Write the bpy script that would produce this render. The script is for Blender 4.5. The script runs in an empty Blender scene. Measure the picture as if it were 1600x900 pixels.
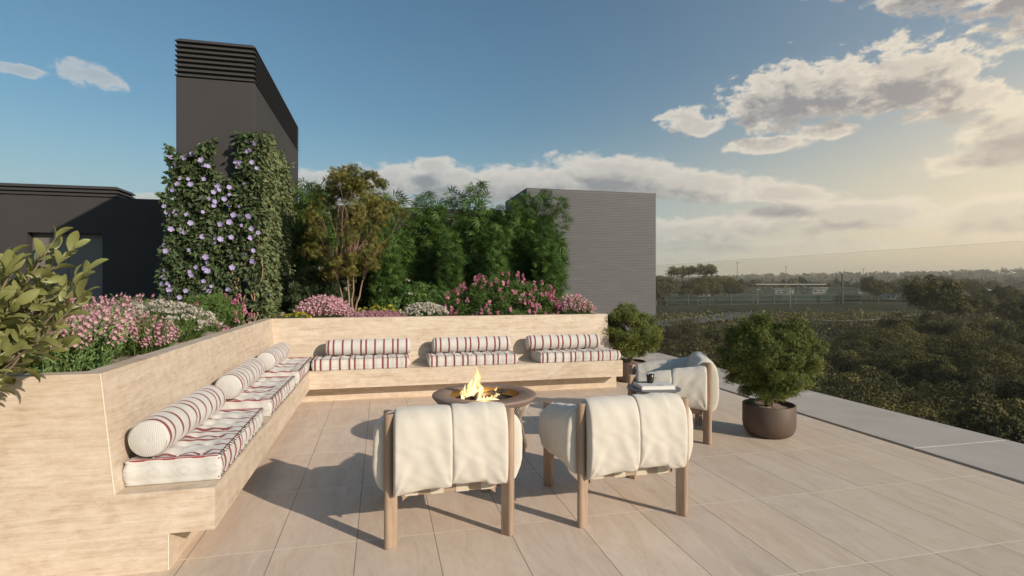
import bpy, math, random
import numpy as np
from mathutils import Vector, Matrix
R = math.radians
rng = np.random.default_rng(7)
random.seed(7)
scene = bpy.context.scene
COL = scene.collection

# ------------------------------------------------------------------ camera
YAW = R(13.5)
cam_d = bpy.data.cameras.new('camera'); cam = bpy.data.objects.new('camera', cam_d); COL.objects.link(cam)
cam.location = (0, 0, 1.45)
cam.rotation_euler = (R(90), 0, -YAW)
cam_d.sensor_width = 36; cam_d.lens = 36 * 850 / 1600
cam_d.shift_y = -7 / 1600
cam_d.clip_start = 0.05; cam_d.clip_end = 20000
scene.camera = cam

# ------------------------------------------------------------------ light
SUN_DIR = Vector((0.649, -0.761, math.tan(R(23.0)))).normalized()
sun_d = bpy.data.lights.new('sun', 'SUN'); sun = bpy.data.objects.new('sun', sun_d); COL.objects.link(sun)
sun_d.energy = 4.7; sun_d.angle = R(0.6); sun_d.color = (1.0, 0.87, 0.72)
sun.rotation_euler = SUN_DIR.to_track_quat('Z', 'Y').to_euler()
scene.view_settings.view_transform = 'Standard'
scene.view_settings.look = 'None'
scene.view_settings.exposure = 0.12
scene.view_settings.gamma = 1.0
scene.view_settings.use_curve_mapping = False
scene.cycles.max_bounces = 8
scene.cycles.transparent_max_bounces = 16
scene.cycles.volume_bounces = 0

world = bpy.data.worlds.new('World'); scene.world = world; world.use_nodes = True

class NT:
    """small helper for building node trees"""
    def __init__(s, tree): s.t = tree; s.n = tree.nodes; s.l = tree.links
    def new(s, typ, **kw):
        n = s.n.new(typ)
        for k, v in kw.items(): setattr(n, k, v)
        return n
    def put(s, sock, v):
        if isinstance(v, bpy.types.NodeSocket): s.l.new(v, sock)
        elif v is not None:
            try: sock.default_value = v
            except Exception: sock.default_value = tuple(v) + (1,)
    def math(s, op, a, b=None, c=None, clamp=False):
        n = s.new('ShaderNodeMath', operation=op, use_clamp=clamp)
        for i, v in enumerate((a, b, c)):
            if v is not None: s.put(n.inputs[i], v)
        return n.outputs[0]
    def vmath(s, op, a, b=None):
        n = s.new('ShaderNodeVectorMath', operation=op)
        s.put(n.inputs[0], a)
        if b is not None: s.put(n.inputs[1], b)
        return n.outputs['Value'] if op in ('LENGTH', 'DOT_PRODUCT', 'DISTANCE') else n.outputs[0]
    def mix(s, f, a, b, mode='MIX'):
        n = s.new('ShaderNodeMix', data_type='RGBA', blend_type=mode, clamp_factor=True)
        s.put(n.inputs['Factor'], f); s.put(n.inputs[6], a); s.put(n.inputs[7], b)
        return n.outputs[2]
    def ramp(s, f, stops, interp='LINEAR'):
        n = s.new('ShaderNodeValToRGB'); s.put(n.inputs[0], f); cr = n.color_ramp; cr.interpolation = interp
        while len(cr.elements) < len(stops): cr.elements.new(0.5)
        for e, (p, c) in zip(cr.elements, stops):
            e.position = p; e.color = tuple(c) + (1,) if len(c) == 3 else c
        return n.outputs[0]
    def maprange(s, v, a, b, c=0.0, d=1.0, smooth=True):
        n = s.new('ShaderNodeMapRange', interpolation_type='SMOOTHSTEP' if smooth else 'LINEAR', clamp=True)
        s.put(n.inputs[0], v)
        for i, x in enumerate((a, b, c, d)): s.put(n.inputs[i + 1], x)
        return n.outputs[0]
    def noise(s, vec, scale, detail=4, rough=0.5, dist=0.0, out=0):
        n = s.new('ShaderNodeTexNoise'); s.put(n.inputs['Vector'], vec)
        s.put(n.inputs['Scale'], scale); s.put(n.inputs['Detail'], detail)
        s.put(n.inputs['Roughness'], rough); s.put(n.inputs['Distortion'], dist)
        return n.outputs[out]
    def mapping(s, vec, loc=(0, 0, 0), rot=(0, 0, 0), scale=(1, 1, 1), typ='POINT'):
        n = s.new('ShaderNodeMapping', vector_type=typ); s.put(n.inputs[0], vec)
        n.inputs[1].default_value = loc; n.inputs[2].default_value = rot; n.inputs[3].default_value = scale
        return n.outputs[0]
    def sep(s, v):
        n = s.new('ShaderNodeSeparateXYZ'); s.put(n.inputs[0], v); return n.outputs
    def comb(s, x, y, z):
        n = s.new('ShaderNodeCombineXYZ')
        for i, v in enumerate((x, y, z)): s.put(n.inputs[i], v)
        return n.outputs[0]

# clouds: (azimuth clockwise from +Y, elevation, half width, half height, tilt) in degrees
CLOUDS = [
 (40.6,17.3,5.6,3.0,6),(45.3,17.0,4.8,3.0,0),(50.6,16.8,5.0,3.2,0),(53.4,14.8,2.6,2.0,0),(38.0,16.7,3.4,1.3,5),
 (31.2,16.0,2.8,1.3,-8),(33.0,15.3,2.2,1.1,10),(38.6,13.0,3.6,0.8,0),(43.8,13.6,2.6,0.8,0),
 (52.0,23.4,6.0,2.4,-14),(57.5,21.6,6.0,3.9,-12),(46,25.8,5.5,1.5,-4),
 (57.2,11.4,4.8,2.8,0),(53.2,9.6,3.8,1.1,0),(61,10.5,4,3.0,0),
 (4.6,10.4,9.5,2.0,0),(-3,8.6,10,1.6,0),(5.4,11.9,2.5,1.2,0),(-5.5,9.8,5.5,1.5,0),(15.0,10.3,8.5,2.3,0),(24.5,10.9,9.0,2.4,-3),(33.0,9.6,8.4,1.8,-7),(40.0,8.3,5.6,1.0,-6),
 (30,5.2,11,1.5,0),(45,6.3,9.5,1.4,-2),(57,5.6,8,1.5,0),(38,3.2,14,0.8,0),
 (-24.4,16.9,2.7,0.95,-6),(-28.8,16.2,1.7,0.5,0),(-19.5,7.2,3.0,0.6,0),
 (29,27.6,4,0.5,0),
]
def cloud_group():
    g = bpy.data.node_groups.new('cloud_field', 'ShaderNodeTree')
    g.interface.new_socket('Vector', in_out='INPUT', socket_type='NodeSocketVector')
    g.interface.new_socket('Value', in_out='OUTPUT', socket_type='NodeSocketFloat')
    t = NT(g); gi = t.new('NodeGroupInput'); go = t.new('NodeGroupOutput')
    v = gi.outputs[0]
    acc = None
    for az, el, rx, ry, tilt in CLOUDS:
        vv = v
        if acc is not None:     # evaluate the clouds one after the other (keeps the shader within its stack)
            m = t.new('ShaderNodeVectorMath', operation='MULTIPLY_ADD'); t.l.new(acc, m.inputs[0]); m.inputs[1].default_value = (1e-7,) * 3; t.l.new(v, m.inputs[2]); vv = m.outputs[0]
        q = t.mapping(vv, loc=(az, el, 0), rot=(0, 0, R(tilt)), scale=(rx, ry, 1), typ='TEXTURE')
        f = t.math('SUBTRACT', 1.0, t.vmath('LENGTH', q))
        acc = f if acc is None else t.math('SMOOTH_MAX', acc, f, 0.25)
    out_ = t.math('ADD', t.maprange(t.sep(v)[0], -34.0, -48.0), t.maprange(t.sep(v)[0], 66.0, 78.0))
    acc = t.math('MAXIMUM', acc, t.math('ADD', -1.6, t.math('MULTIPLY', out_, 1.25)))
    n1 = t.noise(t.mapping(v, scale=(1, 1.7, 1)), 0.42, 10, 0.62, 0.2)
    n2 = t.noise(t.mapping(v, loc=(31, 7, 0), scale=(1, 1.5, 1)), 0.12, 3, 0.5)
    amp = t.maprange(t.sep(v)[1], 15.5, 12.0, 2.7, 1.5)
    nn = t.math('ADD', t.math('MULTIPLY', t.math('SUBTRACT', n1, 0.5), amp), t.math('MULTIPLY', t.math('SUBTRACT', n2, 0.5), 0.9))
    t.l.new(t.math('ADD', acc, nn), go.inputs[0])
    return g

def build_world():
    t = NT(world.node_tree); t.n.clear()
    out = t.new('ShaderNodeOutputWorld'); bg = t.new('ShaderNodeBackground')
    sky = t.new('ShaderNodeTexSky', sky_type='NISHITA')
    sky.sun_disc = False; sky.sun_elevation = R(23); sky.sun_rotation = R(139.5)
    sky.altitude = 50; sky.air_density = 1.3; sky.dust_density = 1.2; sky.ozone_density = 2.2
    tc = t.new('ShaderNodeTexCoord'); d = t.vmath('NORMALIZE', tc.outputs['Generated'])
    x, y, z = t.sep(d)
    az = t.math('MULTIPLY', t.math('ARCTAN2', x, y), 57.29578)
    el = t.math('MULTIPLY', t.math('ARCSINE', z), 57.29578)
    v = t.comb(az, el, 0.0)
    grp = cloud_group()
    def field(vec):
        n = t.new('ShaderNodeGroup'); n.node_tree = grp; t.l.new(vec, n.inputs[0]); return n.outputs[0]
    f0 = field(v)
    m = t.new('ShaderNodeVectorMath', operation='MULTIPLY_ADD'); t.l.new(f0, m.inputs[0]); m.inputs[1].default_value = (1e-7,) * 3; t.l.new(t.vmath('ADD', v, (0.9, 1.5, 0)), m.inputs[2])
    f1 = field(m.outputs[0])
    alpha = t.maprange(f0, -0.10, 0.30)
    # the evening glow low in the right of the view
    ga, ge = R(64), R(5)
    gd = (math.sin(ga) * math.cos(ge), math.cos(ga) * math.cos(ge), math.sin(ge))
    dot = t.math('MAXIMUM', t.vmath('DOT_PRODUCT', d, gd), 0.0)
    glow = t.math('POWER', dot, 7.5)
    glow2 = t.math('POWER', dot, 60.0)
    low = t.maprange(el, 22.0, 0.0)
    base = t.mix(1.0, sky.outputs[0], (0.585, 0.90, 1.0), 'MULTIPLY')
    hz = t.mix(t.math('MULTIPLY', t.maprange(el, 17.0, -1.0), 0.62), base, (4.7, 5.3, 5.7, 1))
    hz = t.mix(t.math('MULTIPLY', glow, 0.42), hz, (6.2, 6.3, 6.3, 1))
    hz = t.mix(t.math('MULTIPLY', t.math('MULTIPLY', glow, low), 0.95), hz, (10.6, 8.5, 5.4, 1))
    # clouds
    under = t.maprange(f1, 0.05, 0.85)
    thick = t.maprange(f0, 0.15, 0.75)
    shade = t.math('MULTIPLY', t.math('ADD', t.math('MULTIPLY', under, 0.75), t.math('MULTIPLY', thick, 0.32)), 1.0, clamp=True)
    lit = t.mix(glow, (7.2, 6.9, 6.4, 1), (10.0, 8.6, 6.5, 1))
    dark = t.mix(glow, (2.5, 2.75, 3.05, 1), (4.0, 3.5, 3.35, 1))
    cc = t.mix(shade, lit, dark)
    cc = t.mix(t.maprange(el, 7.0, 0.0), cc, hz)
    thin = t.maprange(az, -40.0, 15.0, 0.5, 1.0)
    col = t.mix(t.math('MULTIPLY', t.math('MULTIPLY', alpha, 0.94), thin), hz, cc)
    col = t.mix(t.math('MULTIPLY', glow2, 0.5), col, (11.5, 9.8, 7.0, 1))
    t.l.new(col, bg.inputs[0]); bg.inputs[1].default_value = 0.088
    t.l.new(bg.outputs[0], out.inputs[0])
    world.cycles.sampling_method = 'MANUAL'; world.cycles.sample_map_resolution = 512
build_world()

# ------------------------------------------------------------------ helpers
def px_ground(px, py, z=0.0):
    """point at height z on the line of sight measured in the photograph"""
    d = 850 * (1.45 - z) / (py - 443); l = (px - 800) / 850 * d
    return Vector((l * math.cos(YAW) + d * math.sin(YAW), -l * math.sin(YAW) + d * math.cos(YAW), z))
def px_depth(px, depth, z=0.0):
    l = (px - 800) / 850 * depth
    return Vector((l * math.cos(YAW) + depth * math.sin(YAW), -l * math.sin(YAW) + depth * math.cos(YAW), z))

def tag(o, label=None, cat=None, group=None, kind=None):
    if label: o['label'] = label
    if cat: o['category'] = cat
    if group: o['group'] = group
    if kind: o['kind'] = kind
    return o
def thing(name, label, cat, loc=(0, 0, 0), rz=0.0, group=None, scale=1.0):
    o = bpy.data.objects.new(name, None); COL.objects.link(o); o.location = loc; o.rotation_euler = (0, 0, rz)
    o.empty_display_size = 0.2; o.scale = (scale,) * 3
    return tag(o, label, cat, group)
def copy_tree(o, parent=None):
    c = o.copy(); COL.objects.link(c)
    if parent is not None: c.parent = parent
    for ch in [k for k in bpy.data.objects if k.parent == o]: copy_tree(ch, c)
    return c
def place(proto, used, loc, rz, label, scale=1.0):
    o = proto if not used else copy_tree(proto)
    o.location = loc; o.rotation_euler = (0, 0, rz); o.scale = (scale,) * 3; o['label'] = label
    return o

class MB:
    def __init__(s): s.v = []; s.f = []; s.m = []
    def add(s, vs, fs, mi=0):
        b = len(s.v); s.v.extend([tuple(p) for p in vs]); s.f.extend([tuple(b + i for i in f) for f in fs]); s.m.extend([mi] * len(fs))
    def box(s, x0, x1, y0, y1, z0, z1, mi=0):
        s.add([(x0,y0,z0),(x1,y0,z0),(x1,y1,z0),(x0,y1,z0),(x0,y0,z1),(x1,y0,z1),(x1,y1,z1),(x0,y1,z1)],
              [(0,3,2,1),(4,5,6,7),(0,1,5,4),(1,2,6,5),(2,3,7,6),(3,0,4,7)], mi)
    def obox(s, c, ax, ay, az, mi=0):
        c, ax, ay, az = map(Vector, (c, ax, ay, az))
        vs = [c + i * ax + j * ay + k * az for k in (-1, 1) for i, j in ((-1,-1),(1,-1),(1,1),(-1,1))]
        s.add(vs, [(0,3,2,1),(4,5,6,7),(0,1,5,4),(1,2,6,5),(2,3,7,6),(3,0,4,7)], mi)
    def prism(s, poly, z0, z1, mi=0):
        n = len(poly)
        s.add([(x, y, z0) for x, y in poly] + [(x, y, z1) for x, y in poly],
              [tuple(range(n))[::-1], tuple(range(n, 2 * n))] + [(i, (i + 1) % n, n + (i + 1) % n, n + i) for i in range(n)], mi)
    def tube(s, pts, rad, n=8, mi=0, cap=True):
        pts = [Vector(p) for p in pts]
        if not hasattr(rad, '__len__'): rad = [rad] * len(pts)
        vs = []; prev = None
        for i, p in enumerate(pts):
            t = (pts[min(i + 1, len(pts) - 1)] - pts[max(i - 1, 0)]).normalized()
            if prev is None: a = t.orthogonal().normalized()
            else:
                a = prev - t * prev.dot(t)
                a = a.normalized() if a.length > 1e-6 else t.orthogonal().normalized()
            prev = a; b = t.cross(a)
            for k in range(n):
                w = 2 * math.pi * k / n; vs.append(p + (a * math.cos(w) + b * math.sin(w)) * rad[i])
        fs = [(i * n + k, i * n + (k + 1) % n, (i + 1) * n + (k + 1) % n, (i + 1) * n + k) for i in range(len(pts) - 1) for k in range(n)]
        if cap: fs += [tuple(range(n))[::-1], tuple(range((len(pts) - 1) * n, len(pts) * n))]
        s.add(vs, fs, mi)
    def lathe(s, prof, n=48, mi=0, c=(0, 0)):
        m = len(prof)
        vs = [(c[0] + r * math.cos(2 * math.pi * k / n), c[1] + r * math.sin(2 * math.pi * k / n), z) for r, z in prof for k in range(n)]
        s.add(vs, [(i * n + k, i * n + (k + 1) % n, (i + 1) * n + (k + 1) % n, (i + 1) * n + k) for i in range(m - 1) for k in range(n)], mi)
    def grid(s, P, closed_u=False, mi=0, flip=False):
        nu, nv = len(P), len(P[0])
        vs = [p for row in P for p in row]; fs = []
        for i in range(nu if closed_u else nu - 1):
            for j in range(nv - 1):
                a, b = i * nv + j, ((i + 1) % nu) * nv + j
                fs.append((a, b, b + 1, a + 1) if not flip else (a, a + 1, b + 1, b))
        s.add(vs, fs, mi)
    def build(s, name, mats, parent=None, smooth=False, bevel=0.0, seg=2, sub=0):
        me = bpy.data.meshes.new(name); me.from_pydata(s.v, [], s.f)
        for m in (mats if isinstance(mats, (list, tuple)) else [mats]): me.materials.append(m)
        me.polygons.foreach_set('material_index', s.m)
        me.polygons.foreach_set('use_smooth', [smooth] * len(s.f)); me.update()
        o = bpy.data.objects.new(name, me); COL.objects.link(o)
        if parent is not None: o.parent = parent
        if bevel:
            b = o.modifiers.new('bevel', 'BEVEL'); b.width = bevel; b.segments = seg; b.limit_method = 'ANGLE'; b.angle_limit = R(35)
        if sub:
            b = o.modifiers.new('sub', 'SUBSURF'); b.levels = sub; b.render_levels = sub
        return o

# ------------------------------------------------------------------ materials
def mat(name, color=(0.5, 0.5, 0.5), rough=0.6, metal=0.0, fn=None, spec=0.5):
    m = bpy.data.materials.new(name); m.use_nodes = True; t = NT(m.node_tree)
    p = t.n['Principled BSDF']; p.inputs['Roughness'].default_value = rough; p.inputs['Metallic'].default_value = metal
    p.inputs['Specular IOR Level'].default_value = spec
    p.inputs['Base Color'].default_value = tuple(color) + (1,)
    if fn: fn(t, p)
    return m
def objco(t): return t.new('ShaderNodeTexCoord').outputs['Object']
def bump(t, p, h, dist=0.01, strength=0.5):
    b = t.new('ShaderNodeBump'); t.put(b.inputs['Height'], h); b.inputs['Distance'].default_value = dist
    b.inputs['Strength'].default_value = strength; t.l.new(b.outputs[0], p.inputs['Normal'])
def var_noise(base, amt=0.12, scale=3.0, bscale=200, bd=0.0006):
    def fn(t, p):
        v = objco(t); n = t.noise(v, scale, 5, 0.6)
        lo = tuple(c * (1 - amt) for c in base); hi = tuple(min(1, c * (1 + amt)) for c in base)
        t.l.new(t.ramp(n, [(0.3, lo), (0.7, hi)]), p.inputs['Base Color'])
        bump(t, p, t.noise(v, bscale, 3, 0.6), bd, 0.5)
    return fn

def fn_travertine(t, p):
    v = objco(t)
    a = t.noise(t.mapping(v, scale=(0.9, 0.9, 13)), 1.8, 9, 0.68, 0.8)
    b = t.noise(t.mapping(v, scale=(3.0, 3.0, 40)), 2.3, 7, 0.72, 0.8)
    c = t.noise(t.mapping(v, scale=(5, 5, 9)), 1.6, 8, 0.72, 0.4)
    m = t.math('ADD', t.math('MULTIPLY', a, 0.36), t.math('ADD', t.math('MULTIPLY', b, 0.26), t.math('MULTIPLY', c, 0.38)))
    col = t.ramp(m, [(0.38, (0.42, 0.315, 0.225)), (0.45, (0.515, 0.405, 0.305)), (0.50, (0.575, 0.465, 0.36)), (0.56, (0.62, 0.52, 0.415)), (0.64, (0.68, 0.605, 0.51))])
    vein = t.maprange(t.noise(t.mapping(v, loc=(3, 1, 2), scale=(1.6, 1.6, 34)), 3.0, 6, 0.75, 0.7), 0.60, 0.70)
    col = t.mix(t.math('MULTIPLY', vein, 0.3), col, (0.74, 0.70, 0.60, 1))
    t.l.new(col, p.inputs['Base Color'])
    pits = t.maprange(t.noise(t.mapping(v, scale=(6, 6, 40)), 3.0, 3, 0.6), 0.34, 0.40)
    bump(t, p, t.math('ADD', pits, t.noise(v, 60, 3)), 0.0015, 0.35)
def fn_tiles(t, p):
    v = objco(t); x, y, z = t.sep(v)
    tw, tl = 0.4325, 0.8655
    u = t.math('DIVIDE', t.math('SUBTRACT', x, 0.73), tw); w = t.math('DIVIDE', t.math('SUBTRACT', y, 3.1815), tl)
    cu, cw = t.math('FLOOR', u), t.math('FLOOR', w)
    wn = t.new('ShaderNodeTexWhiteNoise', noise_dimensions='2D'); t.l.new(t.comb(cu, cw, 0), wn.inputs['Vector'])
    r = wn.outputs['Value']; rc = wn.outputs['Color']
    off = t.vmath('ADD', v, t.vmath('MULTIPLY', rc, (9, 9, 9)))
    a = t.noise(t.mapping(off, scale=(6, 1.5, 1)), 1.6, 9, 0.68, 1.0)
    b = t.noise(t.mapping(off, scale=(22, 5, 1)), 2.6, 8, 0.75, 0.6)
    m = t.math('ADD', t.math('MULTIPLY', a, 0.65), t.math('MULTIPLY', b, 0.35))
    warm = t.ramp(m, [(0.36, (0.585, 0.45, 0.34)), (0.5, (0.66, 0.525, 0.405)), (0.64, (0.71, 0.59, 0.475))])
    cool = t.ramp(m, [(0.36, (0.56, 0.45, 0.365)), (0.5, (0.635, 0.52, 0.43)), (0.64, (0.685, 0.58, 0.495))])
    col = t.mix(t.maprange(r, 0.0, 1.0, 0.1, 0.75), warm, cool)
    br = t.math('ADD', t.math('ADD', 0.94, t.math('MULTIPLY', t.sep(rc)[1], 0.08)), t.math('MULTIPLY', t.math('SUBTRACT', t.noise(v, 0.8, 6, 0.65), 0.5), 0.16))
    col = t.mix(1.0, col, t.comb(br, br, br), 'MULTIPLY')
    fu = t.math('ABSOLUTE', t.math('SUBTRACT', t.math('FRACT', t.math('ADD', u, 0.5)), 0.5))
    fw = t.math('ABSOLUTE', t.math('SUBTRACT', t.math('FRACT', t.math('ADD', w, 0.5)), 0.5))
    ju = t.maprange(fu, 0.0034 / tw, 0.0020 / tw); jw = t.maprange(fw, 0.0042 / tl, 0.0024 / tl)
    col = t.mix(t.math('MULTIPLY', ju, 0.8), col, (0.20, 0.165, 0.135, 1))
    col = t.mix(t.math('MULTIPLY', jw, 0.9), col, (0.80, 0.71, 0.58, 1))
    t.l.new(col, p.inputs['Base Color'])
    bump(t, p, t.math('SUBTRACT', t.math('MULTIPLY', b, 0.3), t.math('MAXIMUM', ju, jw)), 0.0015, 0.4)
def fn_wood(axis=2, lo=(0.25, 0.165, 0.11), hi=(0.42, 0.30, 0.215)):
    def fn(t, p):
        v = objco(t); s = [14, 14, 14]; s[axis] = 1.2
        a = t.noise(t.mapping(v, scale=tuple(s)), 2.0, 8, 0.6, 0.6)
        s2 = [90, 90, 90]; s2[axis] = 3
        b = t.noise(t.mapping(v, scale=tuple(s2)), 2.0, 3, 0.5)
        m = t.math('ADD', t.math('MULTIPLY', a, 0.75), t.math('MULTIPLY', b, 0.25))
        t.l.new(t.ramp(m, [(0.35, lo), (0.65, hi)]), p.inputs['Base Color']); bump(t, p, m, 0.002, 0.4)
    return fn
def fn_linen(base, wr=0.5):
    def fn(t, p):
        v = objco(t)
        n = t.noise(v, 9, 6, 0.6); n2 = t.noise(v, 420, 2, 0.6)
        lo = tuple(c * 0.93 for c in base); hi = tuple(min(1, c * 1.04) for c in base)
        t.l.new(t.mix(t.math('MULTIPLY', n2, 0.10), t.ramp(n, [(0.3, lo), (0.7, hi)]), tuple(c * 0.7 for c in base)), p.inputs['Base Color'])
        w = t.noise(t.mapping(v, scale=(1, 1, 1)), 7, 4, 0.5, 0.8)
        w2 = t.noise(t.mapping(v, rot=(0.4, 0.2, 0.6), scale=(1, 1, 3)), 13, 3, 0.5, 1.5)
        bump(t, p, t.math('ADD', t.math('ADD', w, t.math('MULTIPLY', w2, 0.3)), t.math('MULTIPLY', n2, 0.02)), 0.008, wr * 0.6)
        p.inputs['Sheen Weight'].default_value = 0.25
    return fn
def fn_stripes(L):
    def fn(t, p):
        v = objco(t); x, y, z = t.sep(v)
        w = t.math('ADD', t.math('MULTIPLY', t.math('SUBTRACT', t.noise(v, 7, 3), 0.5), 0.006), x)
        s = t.math('MULTIPLY', t.math('FRACT', t.math('DIVIDE', t.math('ADD', w, L / 2 - 0.028 + 3.93), 0.393)), 0.393)
        acc = None; halo = None
        for c in (0.0, 0.062, 0.172, 0.282, 0.393):
            d = t.math('ABSOLUTE', t.math('SUBTRACT', s, c))
            a = t.maprange(d, 0.0120, 0.0098); h = t.maprange(d, 0.020, 0.010)
            acc = a if acc is None else t.math('MAXIMUM', acc, a); halo = h if halo is None else t.math('MAXIMUM', halo, h)
        fine = t.math('FRACT', t.math('MULTIPLY', x, 95)); fine = t.maprange(fine, 0.80, 0.95)
        yf = t.math('FRACT', t.math('MULTIPLY', y, 60)); 
        base = t.mix(t.math('MULTIPLY', fine, 0.28), (0.58, 0.56, 0.525, 1), (0.38, 0.375, 0.36, 1))
        base = t.mix(t.math('MULTIPLY', t.noise(v, 60, 3), 0.25), base, (0.55, 0.50, 0.44, 1))
        base = t.mix(t.math('MULTIPLY', halo, 0.35), base, (0.62, 0.38, 0.34, 1))
        col = t.mix(t.math('MULTIPLY', acc, 0.93), base, (0.19, 0.024, 0.03, 1))
        t.l.new(col, p.inputs['Base Color'])
        bump(t, p, t.math('ADD', t.noise(v, 16, 4, 0.55, 0.6), t.math('MULTIPLY', t.noise(v, 500, 2), 0.06)), 0.010, 0.45)
        p.inputs['Sheen Weight'].default_value = 0.2
    return fn
def leaf_mat(name, stops, rough=0.5, trans=0.3, spec=0.35, attr='var'):
    m = bpy.data.materials.new(name); m.use_nodes = True; t = NT(m.node_tree); p = t.n['Principled BSDF']; out = t.n['Material Output']
    a = t.new('ShaderNodeAttribute', attribute_name=attr)
    oi = t.new('ShaderNodeObjectInfo')
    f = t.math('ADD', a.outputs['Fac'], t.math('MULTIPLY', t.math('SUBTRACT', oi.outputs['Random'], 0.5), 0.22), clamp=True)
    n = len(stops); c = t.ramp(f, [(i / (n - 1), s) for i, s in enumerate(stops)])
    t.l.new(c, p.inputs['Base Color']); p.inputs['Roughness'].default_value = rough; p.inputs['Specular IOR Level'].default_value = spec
    if trans:
        tr = t.new('ShaderNodeBsdfTranslucent'); t.l.new(t.mix(1.0, c, (1.0, 1.0, 0.6, 1), 'MULTIPLY'), tr.inputs[0])
        mx = t.new('ShaderNodeMixShader'); mx.inputs[0].default_value = trans
        t.l.new(p.outputs[0], mx.inputs[1]); t.l.new(tr.outputs[0], mx.inputs[2]); t.l.new(mx.outputs[0], out.inputs[0])
    return m

M = {}
M['trav'] = mat('travertine', rough=0.55, fn=fn_travertine, spec=0.3)
M['grout'] = mat('pale_grout', (0.80, 0.70, 0.54), 0.7)
M['tiles'] = mat('terrace_tiles', rough=0.62, fn=fn_tiles, spec=0.3)
M['coping'] = mat('grey_coping', rough=0.75, fn=var_noise((0.46, 0.415, 0.38), 0.10, 2.0, 40, 0.001), spec=0.3)
M['slot'] = mat('dark_slot', (0.02, 0.018, 0.016), 0.6)
M['wood'] = mat('oak', rough=0.5, fn=fn_wood(2))
M['woodx'] = mat('oak_across', rough=0.5, fn=fn_wood(0))
M['woody'] = mat('oak_along', rough=0.5, fn=fn_wood(1))
M['linen'] = mat('cream_linen', rough=0.85, fn=fn_linen((0.605, 0.555, 0.48)), spec=0.2)
M['webbing'] = mat('cream_webbing', (0.55, 0.47, 0.37), 0.85)
M['stripeM'] = mat('striped_mattress', rough=0.85, fn=fn_stripes(1.13), spec=0.2)
M['stripeB'] = mat('striped_bolster', rough=0.85, fn=fn_stripes(1.03), spec=0.2)
def fn_bend(t, p):
    v = objco(t); x, y, z = t.sep(v)
    w = t.math('FRACT', t.math('MULTIPLY', t.math('ADD', y, t.math('MULTIPLY', t.noise(v, 9, 2), 0.02)), 110))
    t.l.new(t.mix(t.maprange(w, 0.6, 0.9), (0.56, 0.54, 0.50, 1), (0.42, 0.41, 0.39, 1)), p.inputs['Base Color'])
    bump(t, p, t.noise(v, 22, 4, 0.6, 0.8), 0.008, 0.4)
M['bend'] = mat('ticking_end', rough=0.9, fn=fn_bend, spec=0.2)
M['thread'] = mat('dark_thread', (0.05, 0.03, 0.03), 0.8)
M['piping'] = mat('red_piping', (0.30, 0.035, 0.035), 0.8)
def fn_render(t, p):
    v = objco(t); n = t.noise(v, 1.3, 6, 0.6)
    t.l.new(t.ramp(n, [(0.3, (0.048, 0.044, 0.0435)), (0.7, (0.056, 0.0515, 0.051))]), p.inputs['Base Color'])
    bump(t, p, t.noise(v, 140, 3), 0.001, 0.3)
M['dark'] = mat('dark_render', rough=0.8, fn=fn_render, spec=0.25)
M['slat'] = mat('dark_metal_slat', (0.052, 0.048, 0.047), 0.55, 0.0)
M['louvback'] = mat('louvre_backing', (0.012, 0.012, 0.012), 0.8)
M['door'] = mat('door_panel', rough=0.5, fn=var_noise((0.15, 0.14, 0.135), 0.05, 2, 60, 0.0004))
def fn_ribbed(t, p):
    v = objco(t); n = t.noise(t.mapping(v, scale=(1, 1, 6)), 2.0, 5, 0.6)
    t.l.new(t.ramp(n, [(0.3, (0.086, 0.082, 0.086)), (0.7, (0.108, 0.103, 0.107))]), p.inputs['Base Color'])
M['ribbed'] = mat('ribbed_cladding', rough=0.6, fn=fn_ribbed)
M['pit'] = mat('brown_bronze', rough=0.5, fn=var_noise((0.235, 0.165, 0.13), 0.08, 5, 300, 0.0005), spec=0.4)
M['rod'] = mat('bronze_rod', (0.30, 0.24, 0.195), 0.4, 0.2)
M['bowl'] = mat('brass_bowl', (0.40, 0.27, 0.11), 0.35, 0.75)
M['pot'] = mat('brown_pot', rough=0.62, fn=var_noise((0.105, 0.070, 0.052), 0.06, 4, 250, 0.0004), spec=0.45)
M['soil'] = mat('soil', rough=0.95, fn=var_noise((0.115, 0.085, 0.06), 0.45, 14, 60, 0.01), spec=0.1)
M['mulch'] = mat('gravel_mulch', rough=0.95, fn=var_noise((0.30, 0.24, 0.19), 0.3, 30, 90, 0.008), spec=0.1)
M['bark'] = mat('bark', rough=0.85, fn=fn_wood(2, (0.10, 0.07, 0.05), (0.25, 0.19, 0.14)), spec=0.2)
M['reddishbark'] = mat('pinkish_bark', rough=0.8, fn=fn_wood(2, (0.20, 0.12, 0.08), (0.38, 0.25, 0.18)), spec=0.2)
M['culm'] = mat('bamboo_culm', (0.20, 0.24, 0.09), 0.45)
M['char'] = mat('charred_log', rough=0.9, fn=var_noise((0.035, 0.025, 0.02), 0.5, 25, 60, 0.006))
M['tabletop'] = mat('slate_grey_top', (0.085, 0.088, 0.095), 0.4)
M['steel'] = mat('satin_steel', (0.30, 0.27, 0.24), 0.4, 0.6)
M['cup'] = mat('dark_cup', (0.022, 0.016, 0.014), 0.3)
M['cuph'] = mat('cup_handle', (0.55, 0.38, 0.16), 0.35, 0.6)
M['paper'] = mat('white_pages', (0.78, 0.75, 0.70), 0.7)
M['cover'] = mat('book_cover', rough=0.45, fn=var_noise((0.66, 0.63, 0.60), 0.06, 6))
M['coverdark'] = mat('book_cover_print', (0.12, 0.11, 0.11), 0.5)

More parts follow.
